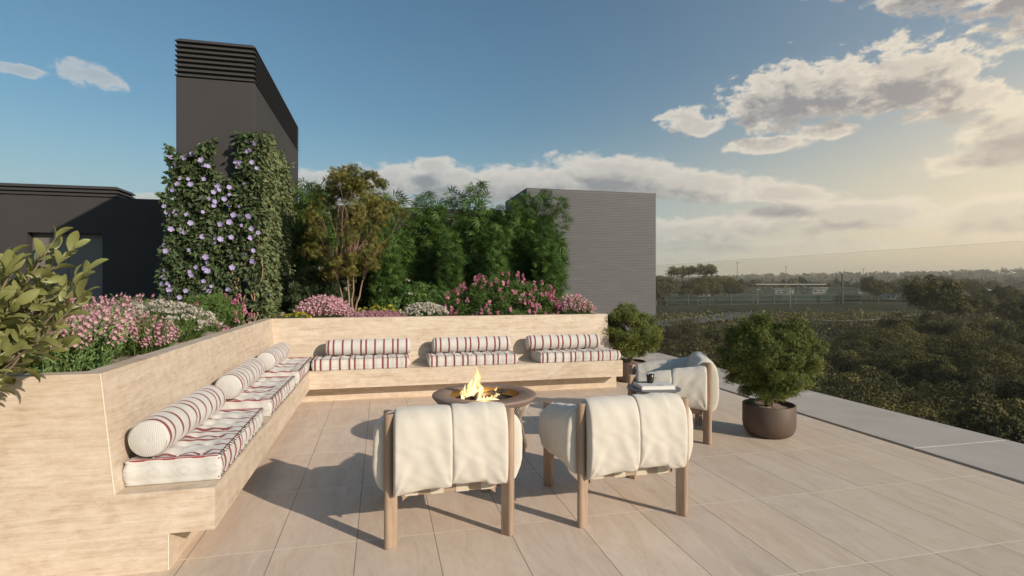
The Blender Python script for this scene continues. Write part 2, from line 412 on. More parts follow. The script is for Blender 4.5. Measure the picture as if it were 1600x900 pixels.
# ------------------------------------------------------------------ foliage helpers
KITE = (np.array([[0,0,0],[.45,-.5,-.04],[1,0,-.05],[.45,.5,-.04],[.5,0,.06]], float), [(0,1,4),(1,2,4),(2,3,4),(3,0,4)])
KITE1 = (np.array([[0,0,0],[.45,-.5,0],[1,0,-.08],[.45,.5,0]], float), [(0,1,2,3)])
def _oval():
    v = []; f = []
    ts = [0, .12, .32, .55, .78, .93, 1.0]; ws = [.05, .22, .43, .5, .42, .22, .02]; hs = [0, .05, .08, .07, .02, -.05, -.09]
    for t_, w, h in zip(ts, ws, hs): v += [[t_, -w, h + .12 * w], [t_, 0, h - .03], [t_, w, h + .12 * w]]
    for i in range(len(ts) - 1):
        a = i * 3; f += [(a, a + 3, a + 4, a + 1), (a + 1, a + 4, a + 5, a + 2)]
    return np.array(v, float), f
OVAL = _oval()
def _spray(n=5, spread=70, w=.16, l0=.65):
    """a little spray of narrow leaflets"""
    v = []; f = []
    for i in range(n):
        a = R(-spread + 2 * spread * i / (n - 1)); L = l0 + (1 - l0) * math.cos(a)
        d = np.array([math.cos(a), math.sin(a), 0]); s = np.array([-math.sin(a), math.cos(a), 0]); b = len(v)
        o = np.array([.05 * i, 0, 0])
        v += [list(o), list(o + d * L * .45 - s * w / 2), list(o + d * L + np.array([0, 0, -.18])), list(o + d * L * .45 + s * w / 2)]
        f.append((b, b + 1, b + 2, b + 3))
    return np.array(v, float), f
SPRAY5 = _spray(5, 65, .17); SPRAYB = _spray(5, 55, .10, .75); SPRAY7 = _spray(7, 80, .13); SPRAY3 = _spray(3, 45, .22)
def _flower(n=5, cup=.25):
    v = [[0, 0, 0]]; f = []
    for i in range(n):
        a = 2 * math.pi * i / n
        for da, r, h in ((-.62, .70, cup * .5), (-.34, 1, cup), (.34, 1, cup * 1.3), (.62, .70, cup * .5)):
            v.append([r * math.cos(a + da), r * math.sin(a + da), h])
        b = 1 + 4 * i; f.append((0, b, b + 1, b + 2, b + 3))
    v = np.array(v, float); return v[:, [2, 0, 1]], f      # petals open along the local x axis
FLOWER = _flower()
def norm(a): return a / np.maximum(np.linalg.norm(a, axis=-1, keepdims=True), 1e-9)
def leaves_obj(name, P, D, S, W, tpl, material, parent=None, var=None, up=0.6, smooth=False, out=None, ow=0.7):
    P = np.asarray(P, float); N = len(P); D = norm(np.asarray(D, float)); S = np.broadcast_to(S, (N,)); W = np.broadcast_to(W, (N,))
    rnd = norm(rng.normal(size=(N, 3))) * (1 - up) + np.array([0, 0, 1.0]) * up
    if out is not None: rnd = norm(norm(rng.normal(size=(N, 3))) * (1 - ow) + np.asarray(out, float) * ow)
    side = norm(np.cross(rnd, D) + 1e-6); nrm = np.cross(D, side)
    T, F = tpl; k = len(T)
    V = P[:, None] + D[:, None] * (T[None, :, 0:1] * S[:, None, None]) + side[:, None] * (T[None, :, 1:2] * (W * S)[:, None, None]) + nrm[:, None] * (T[None, :, 2:3] * S[:, None, None])
    me = bpy.data.meshes.new(name); nv = N * k
    me.vertices.add(nv); me.vertices.foreach_set('co', V.reshape(-1).astype(np.float32))
    lens = np.array([len(f) for f in F]); tot = np.tile(lens, N)
    flat = np.concatenate([np.array(f) for f in F])
    idx = (flat[None] + (np.arange(N) * k)[:, None]).reshape(-1)
    me.loops.add(len(idx)); me.loops.foreach_set('vertex_index', idx.astype(np.int32))
    me.polygons.add(len(tot)); st = np.concatenate([[0], np.cumsum(tot)[:-1]])
    me.polygons.foreach_set('loop_start', st.astype(np.int32)); me.polygons.foreach_set('loop_total', tot.astype(np.int32))
    me.polygons.foreach_set('use_smooth', [smooth] * len(tot))
    me.update(calc_edges=True)
    if var is None: var = rng.random(N)
    at = me.attributes.new('var', 'FLOAT', 'POINT'); at.data.foreach_set('value', np.repeat(np.clip(var, 0, 1), k).astype(np.float32))
    me.materials.append(material)
    o = bpy.data.objects.new(name, me); COL.objects.link(o)
    if parent is not None: o.parent = parent
    return o
def rand_dirs(n, bias=(0, 0, 0)): return norm(rng.normal(size=(n, 3)) + np.array(bias))

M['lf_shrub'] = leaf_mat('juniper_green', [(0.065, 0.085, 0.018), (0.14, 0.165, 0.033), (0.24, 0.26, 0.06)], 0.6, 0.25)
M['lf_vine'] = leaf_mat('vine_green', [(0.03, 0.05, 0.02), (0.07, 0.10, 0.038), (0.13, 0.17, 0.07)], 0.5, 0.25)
M['lf_vine_sunlit'] = leaf_mat('vine_sunlit_green', [(0.08, 0.105, 0.04), (0.15, 0.18, 0.075), (0.23, 0.26, 0.12)], 0.5, 0.25)  # vine green lightened for the tower's sunny side: sunlight put into the colour
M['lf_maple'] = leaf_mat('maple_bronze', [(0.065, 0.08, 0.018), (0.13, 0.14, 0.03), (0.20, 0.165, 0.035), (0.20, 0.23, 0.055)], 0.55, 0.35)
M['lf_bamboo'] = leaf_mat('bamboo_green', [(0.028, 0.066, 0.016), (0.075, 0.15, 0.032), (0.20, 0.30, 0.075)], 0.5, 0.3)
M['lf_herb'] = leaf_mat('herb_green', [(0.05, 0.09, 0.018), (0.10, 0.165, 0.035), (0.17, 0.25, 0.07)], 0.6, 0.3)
M['lf_lav'] = leaf_mat('lavender_green', [(0.10, 0.18, 0.05), (0.19, 0.30, 0.10), (0.30, 0.42, 0.18)], 0.6, 0.3)
M['lf_big'] = leaf_mat('olive_leaf', [(0.13, 0.14, 0.045), (0.205, 0.215, 0.07), (0.29, 0.295, 0.11)], 0.42, 0.22, 0.5)
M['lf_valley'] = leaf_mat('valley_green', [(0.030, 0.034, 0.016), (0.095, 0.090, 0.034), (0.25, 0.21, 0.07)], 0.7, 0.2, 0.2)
M['lf_far'] = leaf_mat('far_green', [(0.018, 0.024, 0.011), (0.032, 0.038, 0.018), (0.052, 0.052, 0.024)], 0.8, 0.0, 0.1)
M['fl_violet'] = leaf_mat('violet_petal', [(0.36, 0.28, 0.60), (0.50, 0.41, 0.72), (0.68, 0.60, 0.82)], 0.6, 0.3)
M['fl_pink'] = leaf_mat('pink_petal', [(0.48, 0.20, 0.27), (0.62, 0.34, 0.41), (0.72, 0.50, 0.53)], 0.6, 0.3)
M['fl_magenta'] = leaf_mat('magenta_petal', [(0.42, 0.12, 0.21), (0.57, 0.22, 0.31), (0.66, 0.36, 0.42)], 0.6, 0.3)
M['fl_white'] = leaf_mat('white_petal', [(0.40, 0.36, 0.30), (0.52, 0.47, 0.40), (0.62, 0.58, 0.51)], 0.6, 0.3)
M['fl_yellow'] = leaf_mat('yellow_petal', [(0.30, 0.30, 0.03), (0.50, 0.42, 0.05), (0.62, 0.50, 0.08)], 0.6, 0.3)

# ------------------------------------------------------------------ setting: floor, coping, terrain
mb = MB(); mb.box(-9, 4.505, -5, 10.29, -0.12, 0.0)
tag(mb.build('terrace_floor', M['tiles']), kind='structure')
mb = MB(); mb.box(4.505, 4.535, -5, 10.29, -0.12, -0.03)
tag(mb.build('floor_channel', M['slot']), kind='structure')
mb = MB()
for y0 in np.arange(-5.0, 10.2, 2.2):
    mb.box(4.535, 5.6, y0 + 0.004, min(y0 + 2.2, 10.29) - 0.004, -0.12, 0.012)
tag(mb.build('coping', M['coping'], bevel=0.004, seg=1), kind='structure')
mb = MB(); mb.box(-9.5, 5.56, -5.2, 14.5, -11.2, -0.125)
tag(mb.build('apartment_block', M['dark']), 'lower storeys of the dark building under the terrace', 'building')

TZ = -11.0
def terrain_h(x, y):
    r = math.hypot(x, y)
    h = TZ + 0.5 * math.sin(x * 0.03 + 1) * math.cos(y * 0.025) - 1.5 * math.exp(-((r - 75) / 40) ** 2)
    h += 3.0 * max(0.0, min(1, (r - 150) / 200))
    s = max(0.0, min(1.0, (r - 700) / 1500)); s = s * s * (3 - 2 * s)
    h += s * (30 + 6 * math.sin(x * 0.0031 + 2.0) + 5 * math.sin(y * 0.0044 + x * 0.0017) + 3 * math.sin(x * 0.011))
    return h
def fn_terrain(t, p):
    v = objco(t); n = t.noise(v, 0.02, 8, 0.65); n2 = t.noise(v, 0.35, 6, 0.7)
    a = t.ramp(n, [(0.35, (0.022, 0.026, 0.013)), (0.5, (0.036, 0.037, 0.021)), (0.62, (0.06, 0.054, 0.033))])
    t.l.new(t.mix(t.math('MULTIPLY', n2, 0.7), a, (0.03, 0.032, 0.015, 1)), p.inputs['Base Color'])
M['terrain'] = mat('scrubland', rough=0.95, fn=fn_terrain, spec=0.05)
mb = MB(); rr = [0, 8, 16, 25, 35, 50, 70, 95, 130, 175, 230, 300, 380, 480, 600, 750, 900, 1100, 1350, 1600, 1900, 2300, 2800, 3500, 4500, 6000, 8000]
NA = 180; rows = []
for r in rr:
    rows.append([(r * math.sin(2 * math.pi * k / NA), r * math.cos(2 * math.pi * k / NA), terrain_h(r * math.sin(2 * math.pi * k / NA), r * math.cos(2 * math.pi * k / NA))) for k in range(NA + 1)])
mb.grid(rows, flip=True)
tag(mb.build('terrain', M['terrain'], smooth=True), kind='structure')

# ------------------------------------------------------------------ planter with built-in bench
X0, Y0, Y1, XR = -0.833, 3.08, 6.86, 3.2
TOPZ, SEATZ, UZ = 1.006, 0.402, 0.185
bench = thing('planter_bench', 'long travertine planter with a cantilevered bench wrapping the terrace corner', 'planter bench', (X0, Y0, 0))
def sweep(prof, name, m, closed=True):
    """prof: (inward offset, z); swept along the L shaped bench front with a mitred corner"""
    mb = MB(); st = []
    for k in range(3):
        st.append([((0 - o) if k < 2 else (XR - X0), 0.0 if k == 0 else (Y1 - Y0 + o), z) for o, z in prof])
    n = len(prof)
    for k in range(2):
        a, b = st[k], st[k + 1]
        for i in range(n):
            j = (i + 1) % n; mb.add([a[i], a[j], b[j], b[i]], [(3, 2, 1, 0)])
    mb.add(st[0], [tuple(range(n))]); mb.add(st[2], [tuple(range(n))[::-1]])
    return mb.build(name, m, bench)
sweep([(0.212, 0.0), (0.212, UZ), (0.451, UZ), (0.451, 0.0)], 'plinth', M['trav'])
sweep([(0.0, UZ), (0.0, SEATZ), (0.451, SEATZ), (0.451, UZ)], 'bench_seat', M['trav'])
sweep([(0.4512, 0.0), (0.4512, SEATZ), (0.513, TOPZ), (0.615, TOPZ), (0.615, 0.0)], 'backrest', M['trav'])
mb = MB(); mb.box(-7.2, -0.6151, 0.0, 0.1, 0.0, TOPZ)
mb.build('planter_wall', M['trav'], bench)
mb = MB(); mb.box(XR - X0 - 0.1, XR - X0, Y1 - Y0 + 0.617, 10.27 - Y0, 0.0, TOPZ - 0.002)
mb.build('planter_wall', M['trav'], bench)
mb = MB()   # the pale mitre joints at the end face and along the edges
for a, b in (((-0.452, SEATZ), (-0.513, TOPZ)), ((-0.214, 0.002), (-0.214, UZ - .002))):
    A, B = Vector((a[0], -0.0015, a[1])), Vector((b[0], -0.0015, b[1])); d = (B - A); L = d.length; d.normalize(); s = Vector((d.z, 0, -d.x))
    mb = MB(); mb.obox((A + B) / 2, d * L / 2, s * 0.0025, Vector((0, 0.001, 0))); mb.build('joint', M['grout'], bench)
# soil bed
mb = MB(); nx = 70
def bed(x0, x1, y0, y1, n, m_):
    P = [[(x0 + (x1 - x0) * i / n - X0, y0 + (y1 - y0) * j / m_ - Y0, 0.925 + 0.02 * math.sin(i * 1.7 + j) * math.cos(j * 1.3) + random.uniform(-.012, .012)) for j in range(m_ + 1)] for i in range(n + 1)]
    mb.grid(P)
bed(-8, X0 - 0.616, Y0 + 0.1, 11.37, 60, 70); bed(X0 - 0.61, XR - 0.1, Y1 + 0.616, 11.37, 45, 40)
mb.build('soil_bed', M['mulch'], bench)

# ------------------------------------------------------------------ dark buildings
YW = 11.376
def louvers(parent, name, boxes, z0, z1, n, rot=False):
    """n projecting slats round a dark core; boxes = (x0,x1,y0,y1)"""
    x0, x1, y0, y1 = boxes
    mb = MB(); mb.box(x0 + .05, x1 - .05, y0 + .05, y1 - .05, z0, z1 - .01)
    mb.build('louvre_core', M['louvback'], parent)
    mb = MB(); h = (z1 - z0) / n
    for k in range(n):
        a = z0 + h * k + h * 0.22; b = z0 + h * (k + 1)
        e = 0.0; i = 0.045
        o = [(x0, y0), (x1, y0), (x1, y1), (x0, y1)]; q = [(x0 + i, y0 + i), (x1 - i, y0 + i), (x1 - i, y1 - i), (x0 + i, y1 - i)]
        # sloped blade: outer lip at the bottom, inner edge at the top
        vs = [(x, y, a) for x, y in o] + [(x, y, a + 0.008) for x, y in o] + [(x, y, b) for x, y in q]
        fs = [(j, (j + 1) % 4, 4 + (j + 1) % 4, 4 + j) for j in range(4)] + [(4 + j, 4 + (j + 1) % 4, 8 + (j + 1) % 4, 8 + j) for j in range(4)] + [(0, 3, 2, 1), (8, 9, 10, 11)]
        mb.add(vs, fs)
    mb.build(name, M['slat'], parent)
tower = thing('stair_tower', 'tall charcoal tower with horizontal louvres round its top', 'tower', (-2.499, 7.6, 0.0))
mb = MB(); mb.box(0, 0.91, 0, YW - 7.6 - 0.003, 0.5, 4.037)
mb.build('wall', M['dark'], tower, bevel=0.006, seg=1)
louvers(tower, 'louvre', (-0.012, 0.922, -0.012, YW - 7.6 + 0.008), 4.04, 4.535, 8)
low = thing('rooftop_block', 'low charcoal rooftop wall with a recessed door and louvred units on top', 'building', (-6.2, YW, 0.0))
def L(x): return x + 6.2
mb = MB()
mb.box(L(-12), L(-6.106), 0, 0.3, 0.0, 3.015); mb.box(L(-4.941), L(2.765), 0, 0.3, 0.0, 3.015)
mb.box(L(-6.106), L(-4.941), 0, 0.3, 2.36, 3.015)
mb.build('wall', M['dark'], low)
mb = MB(); mb.box(L(-12), L(2.765), 0.302, 4.0, 0.0, 2.97); mb.build('roof_slab', M['dark'], low)
mb = MB(); mb.box(L(-6.106) + .002, L(-4.941) - .002, 0.16, 0.2, 0.0, 2.358)
mb.box(L(-6.106) + .03, L(-5.55), 0.148, 0.158, 0.05, 2.30); mb.box(L(-5.53), L(-4.941) - .03, 0.148, 0.158, 0.05, 2.30)
dr = mb.build('door', M['door'], low)
mb = MB(); mb.tube([(L(-5.62), 0.11, 0.95), (L(-5.62), 0.11, 1.35)], 0.012); mb.build('handle', M['steel'], dr)
louvers(low, 'louvre', (L(-12), L(-4.686), -0.01, 0.75), 3.02, 3.225, 3)
louvers(low, 'louvre', (L(-1.58), L(-0.98), -0.01, 0.75), 3.02, 3.225, 3)
rb = thing('clad_block', 'grey box building clad in fine horizontal ribs, right of the bamboo', 'building', (2.77, 10.3, 0.0))
mb = MB(); W, D_, H = 2.78, 1.9, 3.31
for sx in range(1):
    prof = []; k = 0; z = -0.12
    while z < H - 0.03:
        prof += [(0.0, z), (0.0, z + 0.018), (0.004, z + 0.022), (0.004, z + 0.028)]; z += 0.032
    prof += [(0, H - 0.02), (0, H)]
    ring = lambda o, z: [(o, o, z), (W - o, o, z), (W - o, D_ - o, z), (o, D_ - o, z)]
    rows = [ring(o, z) for o, z in prof]
    for a, b in zip(rows[:-1], rows[1:]):
        for j in range(4): mb.add([a[j], a[(j + 1) % 4], b[(j + 1) % 4], b[j]], [(0, 1, 2, 3)])
    mb.add(rows[-1], [(0, 1, 2, 3)])
mb.build('wall', M['ribbed'], rb)
mb = MB(); mb.box(-0.004, W + 0.004, -0.004, D_ + 0.004, H + 0.001, H + 0.014); mb.build('roof_cap', M['slat'], rb)

# glass balustrade
def glass_mat():
    m = bpy.data.materials.new('balustrade_glass'); m.use_nodes = True; t = NT(m.node_tree); t.n.clear()
    out = t.new('ShaderNodeOutputMaterial'); tr = t.new('ShaderNodeBsdfTransparent'); gl = t.new('ShaderNodeBsdfGlossy')
    tr.inputs[0].default_value = (0.962, 0.957, 0.945, 1); gl.inputs['Roughness'].default_value = 0.02; gl.inputs[0].default_value = (1, 1, 1, 1)
    fr = t.new('ShaderNodeFresnel'); fr.inputs[0].default_value = 1.25
    mx = t.new('ShaderNodeMixShader'); geo = t.new('ShaderNodeNewGeometry'); t.l.new(t.math('MULTIPLY', t.math('MULTIPLY', fr.outputs[0], 0.35), t.math('SUBTRACT', 1.0, geo.outputs['Backfacing'])), mx.inputs[0])
    t.l.new(tr.outputs[0], mx.inputs[1]); t.l.new(gl.outputs[0], mx.inputs[2]); t.l.new(mx.outputs[0], out.inputs[0])
    return m
M['glass'] = glass_mat()
mb = MB(); mb.box(4.514, 4.526, -5, 8.38, -0.02, 1.753)
bal = thing('glass_balustrade', 'clear frameless glass balustrade along the coping edge of the terrace', 'balustrade', (0, 0, 0))
mb.build('pane', M['glass'], bal)
M['gedge'] = bpy.data.materials.new('glass_edge'); M['gedge'].use_nodes = True
_t = NT(M['gedge'].node_tree); _tr = _t.new('ShaderNodeBsdfTransparent'); _mx = _t.new('ShaderNodeMixShader'); _mx.inputs[0].default_value = 0.22
_t.l.new(_tr.outputs[0], _mx.inputs[1]); _t.l.new(_t.n['Principled BSDF'].outputs[0], _mx.inputs[2]); _t.l.new(_mx.outputs[0], _t.n['Material Output'].inputs[0])
mb = MB(); mb.box(4.515, 4.525, -5, 8.38, 1.755, 1.759); mb.build('glass_edge', M['gedge'], bal)

# ------------------------------------------------------------------ bench cushions
def mattress_mesh(L=1.13, W=0.43, H=0.13):
    nx, ny = 96, 34; mb = MB()
    tx = [(-0.5 + (i + 0.5) / 7) * L for i in range(7)]; ty = [-W / 4.2, W / 4.2 * 0.15, W / 3.4]
    ty = [-W * 0.25, W * 0.02, W * 0.29]
    def top(x, y):
        z = H
        ex, ey = (L / 2 - abs(x)), (W / 2 - abs(y))
        z += 0.016 * (1 - math.exp(-min(ex, ey) / 0.05))
        for i, a in enumerate(tx):
            for j, b in enumerate(ty):
                if i % 2 == 1 and j == 1: pass
                d2 = (x - a) ** 2 + (y - b) ** 2
                z -= 0.026 * math.exp(-d2 / 0.0011) + 0.010 * math.exp(-d2 / 0.006)
        z -= 0.005 * math.sin(x * 41 + 3 * math.sin(y * 17)) * math.sin(y * 29) * min(1, min(ex, ey) / 0.05)
        return z
    P = []
    for i in range(nx + 1):
        x = -L / 2 + L * i / nx; row = []
        for j in range(ny + 1):
            y = -W / 2 + W * j / ny; row.append((x, y, top(x, y)))
        P.append(row)
    mb.grid(P)
    # sides: pinched roll edge top and bottom with a puffed band between
    per = [(-L / 2 + L * i / nx, -W / 2) for i in range(nx)] + [(L / 2, -W / 2 + W * j / ny) for j in range(ny)] + \
          [(L / 2 - L * i / nx, W / 2) for i in range(nx)] + [(-L / 2, W / 2 - W * j / ny) for j in range(ny)]
    prof = [(0.0, H), (0.006, H - 0.004), (0.002, H - 0.014), (0.011, H * 0.7), (0.014, H * 0.5), (0.011, H * 0.3), (0.002, 0.016), (0.006, 0.006), (0.0, 0.0)]
    rows = []
    for x, y in per:
        nxn = (1 if x > L / 2 - 1e-6 else -1 if x < -L / 2 + 1e-6 else 0); nyn = (1 if y > W / 2 - 1e-6 else -1 if y < -W / 2 + 1e-6 else 0)
        wob = 0.003 * math.sin(x * 60 + y * 45)
        rows.append([(x + nxn * o + (wob * nxn if 0 < k < 8 else 0), y + nyn * o + (wob * nyn if 0 < k < 8 else 0), z) for k, (o, z) in enumerate(prof)])
    mb.grid(rows, closed_u=True, flip=False)
    return mb, tx, ty
def make_cushion():
    t = thing('bench_cushion', '', 'cushion', group='striped tufted cushions on the planter bench')
    mb, tx, ty = mattress_mesh(); mb.build('mattress', M['stripeM'], t, smooth=True)
    b = MB(); b.lathe([(0.0, 0.0), (0.007, -0.001), (0.009, -0.005), (0.0, -0.007)], 8); bo = b.build('button', M['bend'], t, smooth=True); first = True
    for a in tx:
        for c in ty:
            o = bo if first else bo.copy()
            if not first: COL.objects.link(o)
            first = False; o.location = (a, c, 0.122)
    for z, q in ((0.131, 1), (0.007, -1)):
        s = MB(); pts = []
        for k in range(31):
            x = -0.553 + 1.1 * k / 30
            pts += [(x, -0.211, z + 0.004 * (q > 0)), (x + 0.004, -0.2325, z - 0.008 * q), (x + 0.008, -0.211, z + 0.004 * (q > 0)), (x + 0.012, -0.219, z + .003)]
        s.tube(pts, 0.0014, 4); s.build('stitching', M['thread'], t)
    for x in (-0.566, 0.566):
        p = MB(); p.tube([(x, y, 0.127) for y in np.linspace(0.205, -0.210, 12)] + [(x, -0.215, z) for z in np.linspace(0.122, 0.012, 5)], 0.0048, 6)
        p.build('piping', M['piping'], t)
    return t
def make_bolster():
    t = thing('bolster_cushion', '', 'bolster', group='striped bolsters on the bench cushions')
    L = 1.03; r = 0.1; mb = MB(); n = 40; prof = []
    xs = [0, .006, .02, .05] + list(np.linspace(0.09, L - 0.09, 30)) + [L - .05, L - .02, L - .006, L]
    rows = []
    for x in xs:
        q = min(x, L - x); rad = r * (0.90 + 0.10 * min(1, (q / 0.03)) ** 0.5)
        rows.append([(x - L / 2, (rad + .0025 * math.sin(x * 37 + 2 * math.sin(2 * w)) ) * math.cos(w), r + (rad + .002 * math.sin(x * 29 + w * 3)) * math.sin(w) * (0.985 if math.sin(w) < 0 else 1)) for w in [2 * math.pi * k / n for k in range(n + 1)]])
    mb.grid(rows); mb.build('cover', M['stripeB'], t, smooth=True)
    for sx in (-1, 1):
        e = MB(); R_ = []
        for rr_ in (0.090, 0.087, 0.07, 0.045, 0.02, 0.0):
            bulge = 0.020 * (1 - (rr_ / 0.09) ** 2) - 0.004 * math.exp(-(rr_ / 0.012) ** 2)
            R_.append([(sx * (L / 2 + bulge + 0.001), rr_ * math.cos(w), r + rr_ * math.sin(w)) for w in [2 * math.pi * k / n for k in range(n + 1)]])
        e.grid(R_, flip=sx < 0); e.build('end_cap', M['bend'], t, smooth=True)
    return t
cushion = make_cushion(); bolster = make_bolster()
rank = ['nearest', 'middle', 'farthest']; used = False
for i, (yc, yb) in enumerate(((3.755, 3.715), (5.185, 5.165), (6.605, 6.60))):
    place(cushion, used, (X0 - 0.232, yc, SEATZ + .002), R(90 + (.5, -.6, .3)[i]), '%s of the three striped tufted seat cushions on the left arm of the bench' % rank[i])
    place(bolster, used, (X0 - 0.343, yb, SEATZ + .002 + 0.134), R(90 + (-.9, 1.1, .5)[i]), '%s of the three striped bolsters along the left arm of the bench' % rank[i]); used = True
rank2 = ['left', 'middle', 'right']
for i, (xc, xb) in enumerate(((-0.235, -0.155), (1.155, 1.175), (2.60, 2.46))):
    place(cushion, True, (xc, Y1 + 0.232, SEATZ + .002), R((.5, -.4, .8)[i]), '%s striped seat cushion of the three on the far side of the bench' % rank2[i])
    place(bolster, True, (xb, Y1 + 0.343, SEATZ + .002 + 0.134), R((-.8, .9, -1.2)[i]), '%s striped bolster of the three against the far backrest' % rank2[i])

# ------------------------------------------------------------------ armchairs
def pnoise(x, y, s=0.0):
    return (math.sin(x * 2.1 + 1.3 * math.sin(y * 1.7 + s) + s) + 0.6 * math.sin(y * 3.3 + 1.1 * math.sin(x * 2.7 - s) + 2 * s) + 0.35 * math.sin(x * 6.1 + y * 4.7 + 3 * s)) / 1.95
def puffy(path_fn, u0, u1, T, nu=44, nv=64, seed=0.0, endT=0.35, pw=6, cr=1.0):
    """closed quilt panel: path_fn(u, v) -> (centre, normal); thickness falls off at the rims"""
    mb = MB(); A = []; B = []
    for i in range(nu + 1):
        a = i / nu; a2 = 0.5 - 0.5 * math.cos(math.pi * a); u = u0 + (u1 - u0) * a2; ra = []; rb_ = []
        eu = (1 - abs(2 * a2 - 1) ** pw) ** 0.42
        for j in range(nv + 1):
            b = j / nv; b2 = 0.5 - 0.5 * math.cos(math.pi * b) * (1 if True else 1)
            b2 = b * 0.4 + b2 * 0.6
            ev = (1 - abs(2 * b2 - 1) ** (7 if b2 < 0.5 else 14)) ** 0.5
            p, n = path_fn(u, b2)
            e = eu * ev
            th = T * e
            # creases run away from the bottom hem and the side seams
            hem = math.exp(-b2 / 0.10)
            cre = cr * (0.006 * pnoise(u * 9, b2 * 3, seed) + 0.008 * hem * math.sin(u * 38 + 4 * math.sin(b2 * 9 + seed)) + 0.0022 * pnoise(u * 30 + b2 * 20, b2 * 16, seed + 2)) * e
            for uc, amp in ((u0, 0.0045), (u1, 0.003)):     # folds fanning out of the lower corners
                rr_ = math.hypot((u - uc) / 0.17, b2 / 0.30)
                cre += cr * amp * math.exp(-rr_ * 1.1) * math.sin(math.atan2(b2 / 0.30, (u - uc) / 0.17) * 11 + seed * 2) * min(1, rr_ * 3) * e
            ra.append(tuple(p + n * (th + cre))); rb_.append(tuple(p - n * (th * 0.9)))
        A.append(ra); B.append(rb_)
    mb.grid(A, flip=True); mb.grid(B)
    return mb
def path_interp(pts):
    pts = [Vector(p) for p in pts]; n = len(pts)
    seg = [0.0]
    for a, b in zip(pts[:-1], pts[1:]): seg.append(seg[-1] + (b - a).length)
    tot = seg[-1]
    def P(v):
        s = max(0, min(1, v)) * tot
        for i in range(n - 1):
            if s <= seg[i + 1] + 1e-9:
                t_ = (s - seg[i]) / max(1e-9, seg[i + 1] - seg[i])
                p0, p1, p2, p3 = pts[max(i - 1, 0)], pts[i], pts[i + 1], pts[min(i + 2, n - 1)]
                return 0.5 * ((2 * p1) + (p2 - p0) * t_ + (2 * p0 - 5 * p1 + 4 * p2 - p3) * t_ ** 2 + (-p0 + 3 * p1 - 3 * p2 + p3) * t_ ** 3)
        return pts[-1]
    return P
HW, HD = 0.366, 0.37
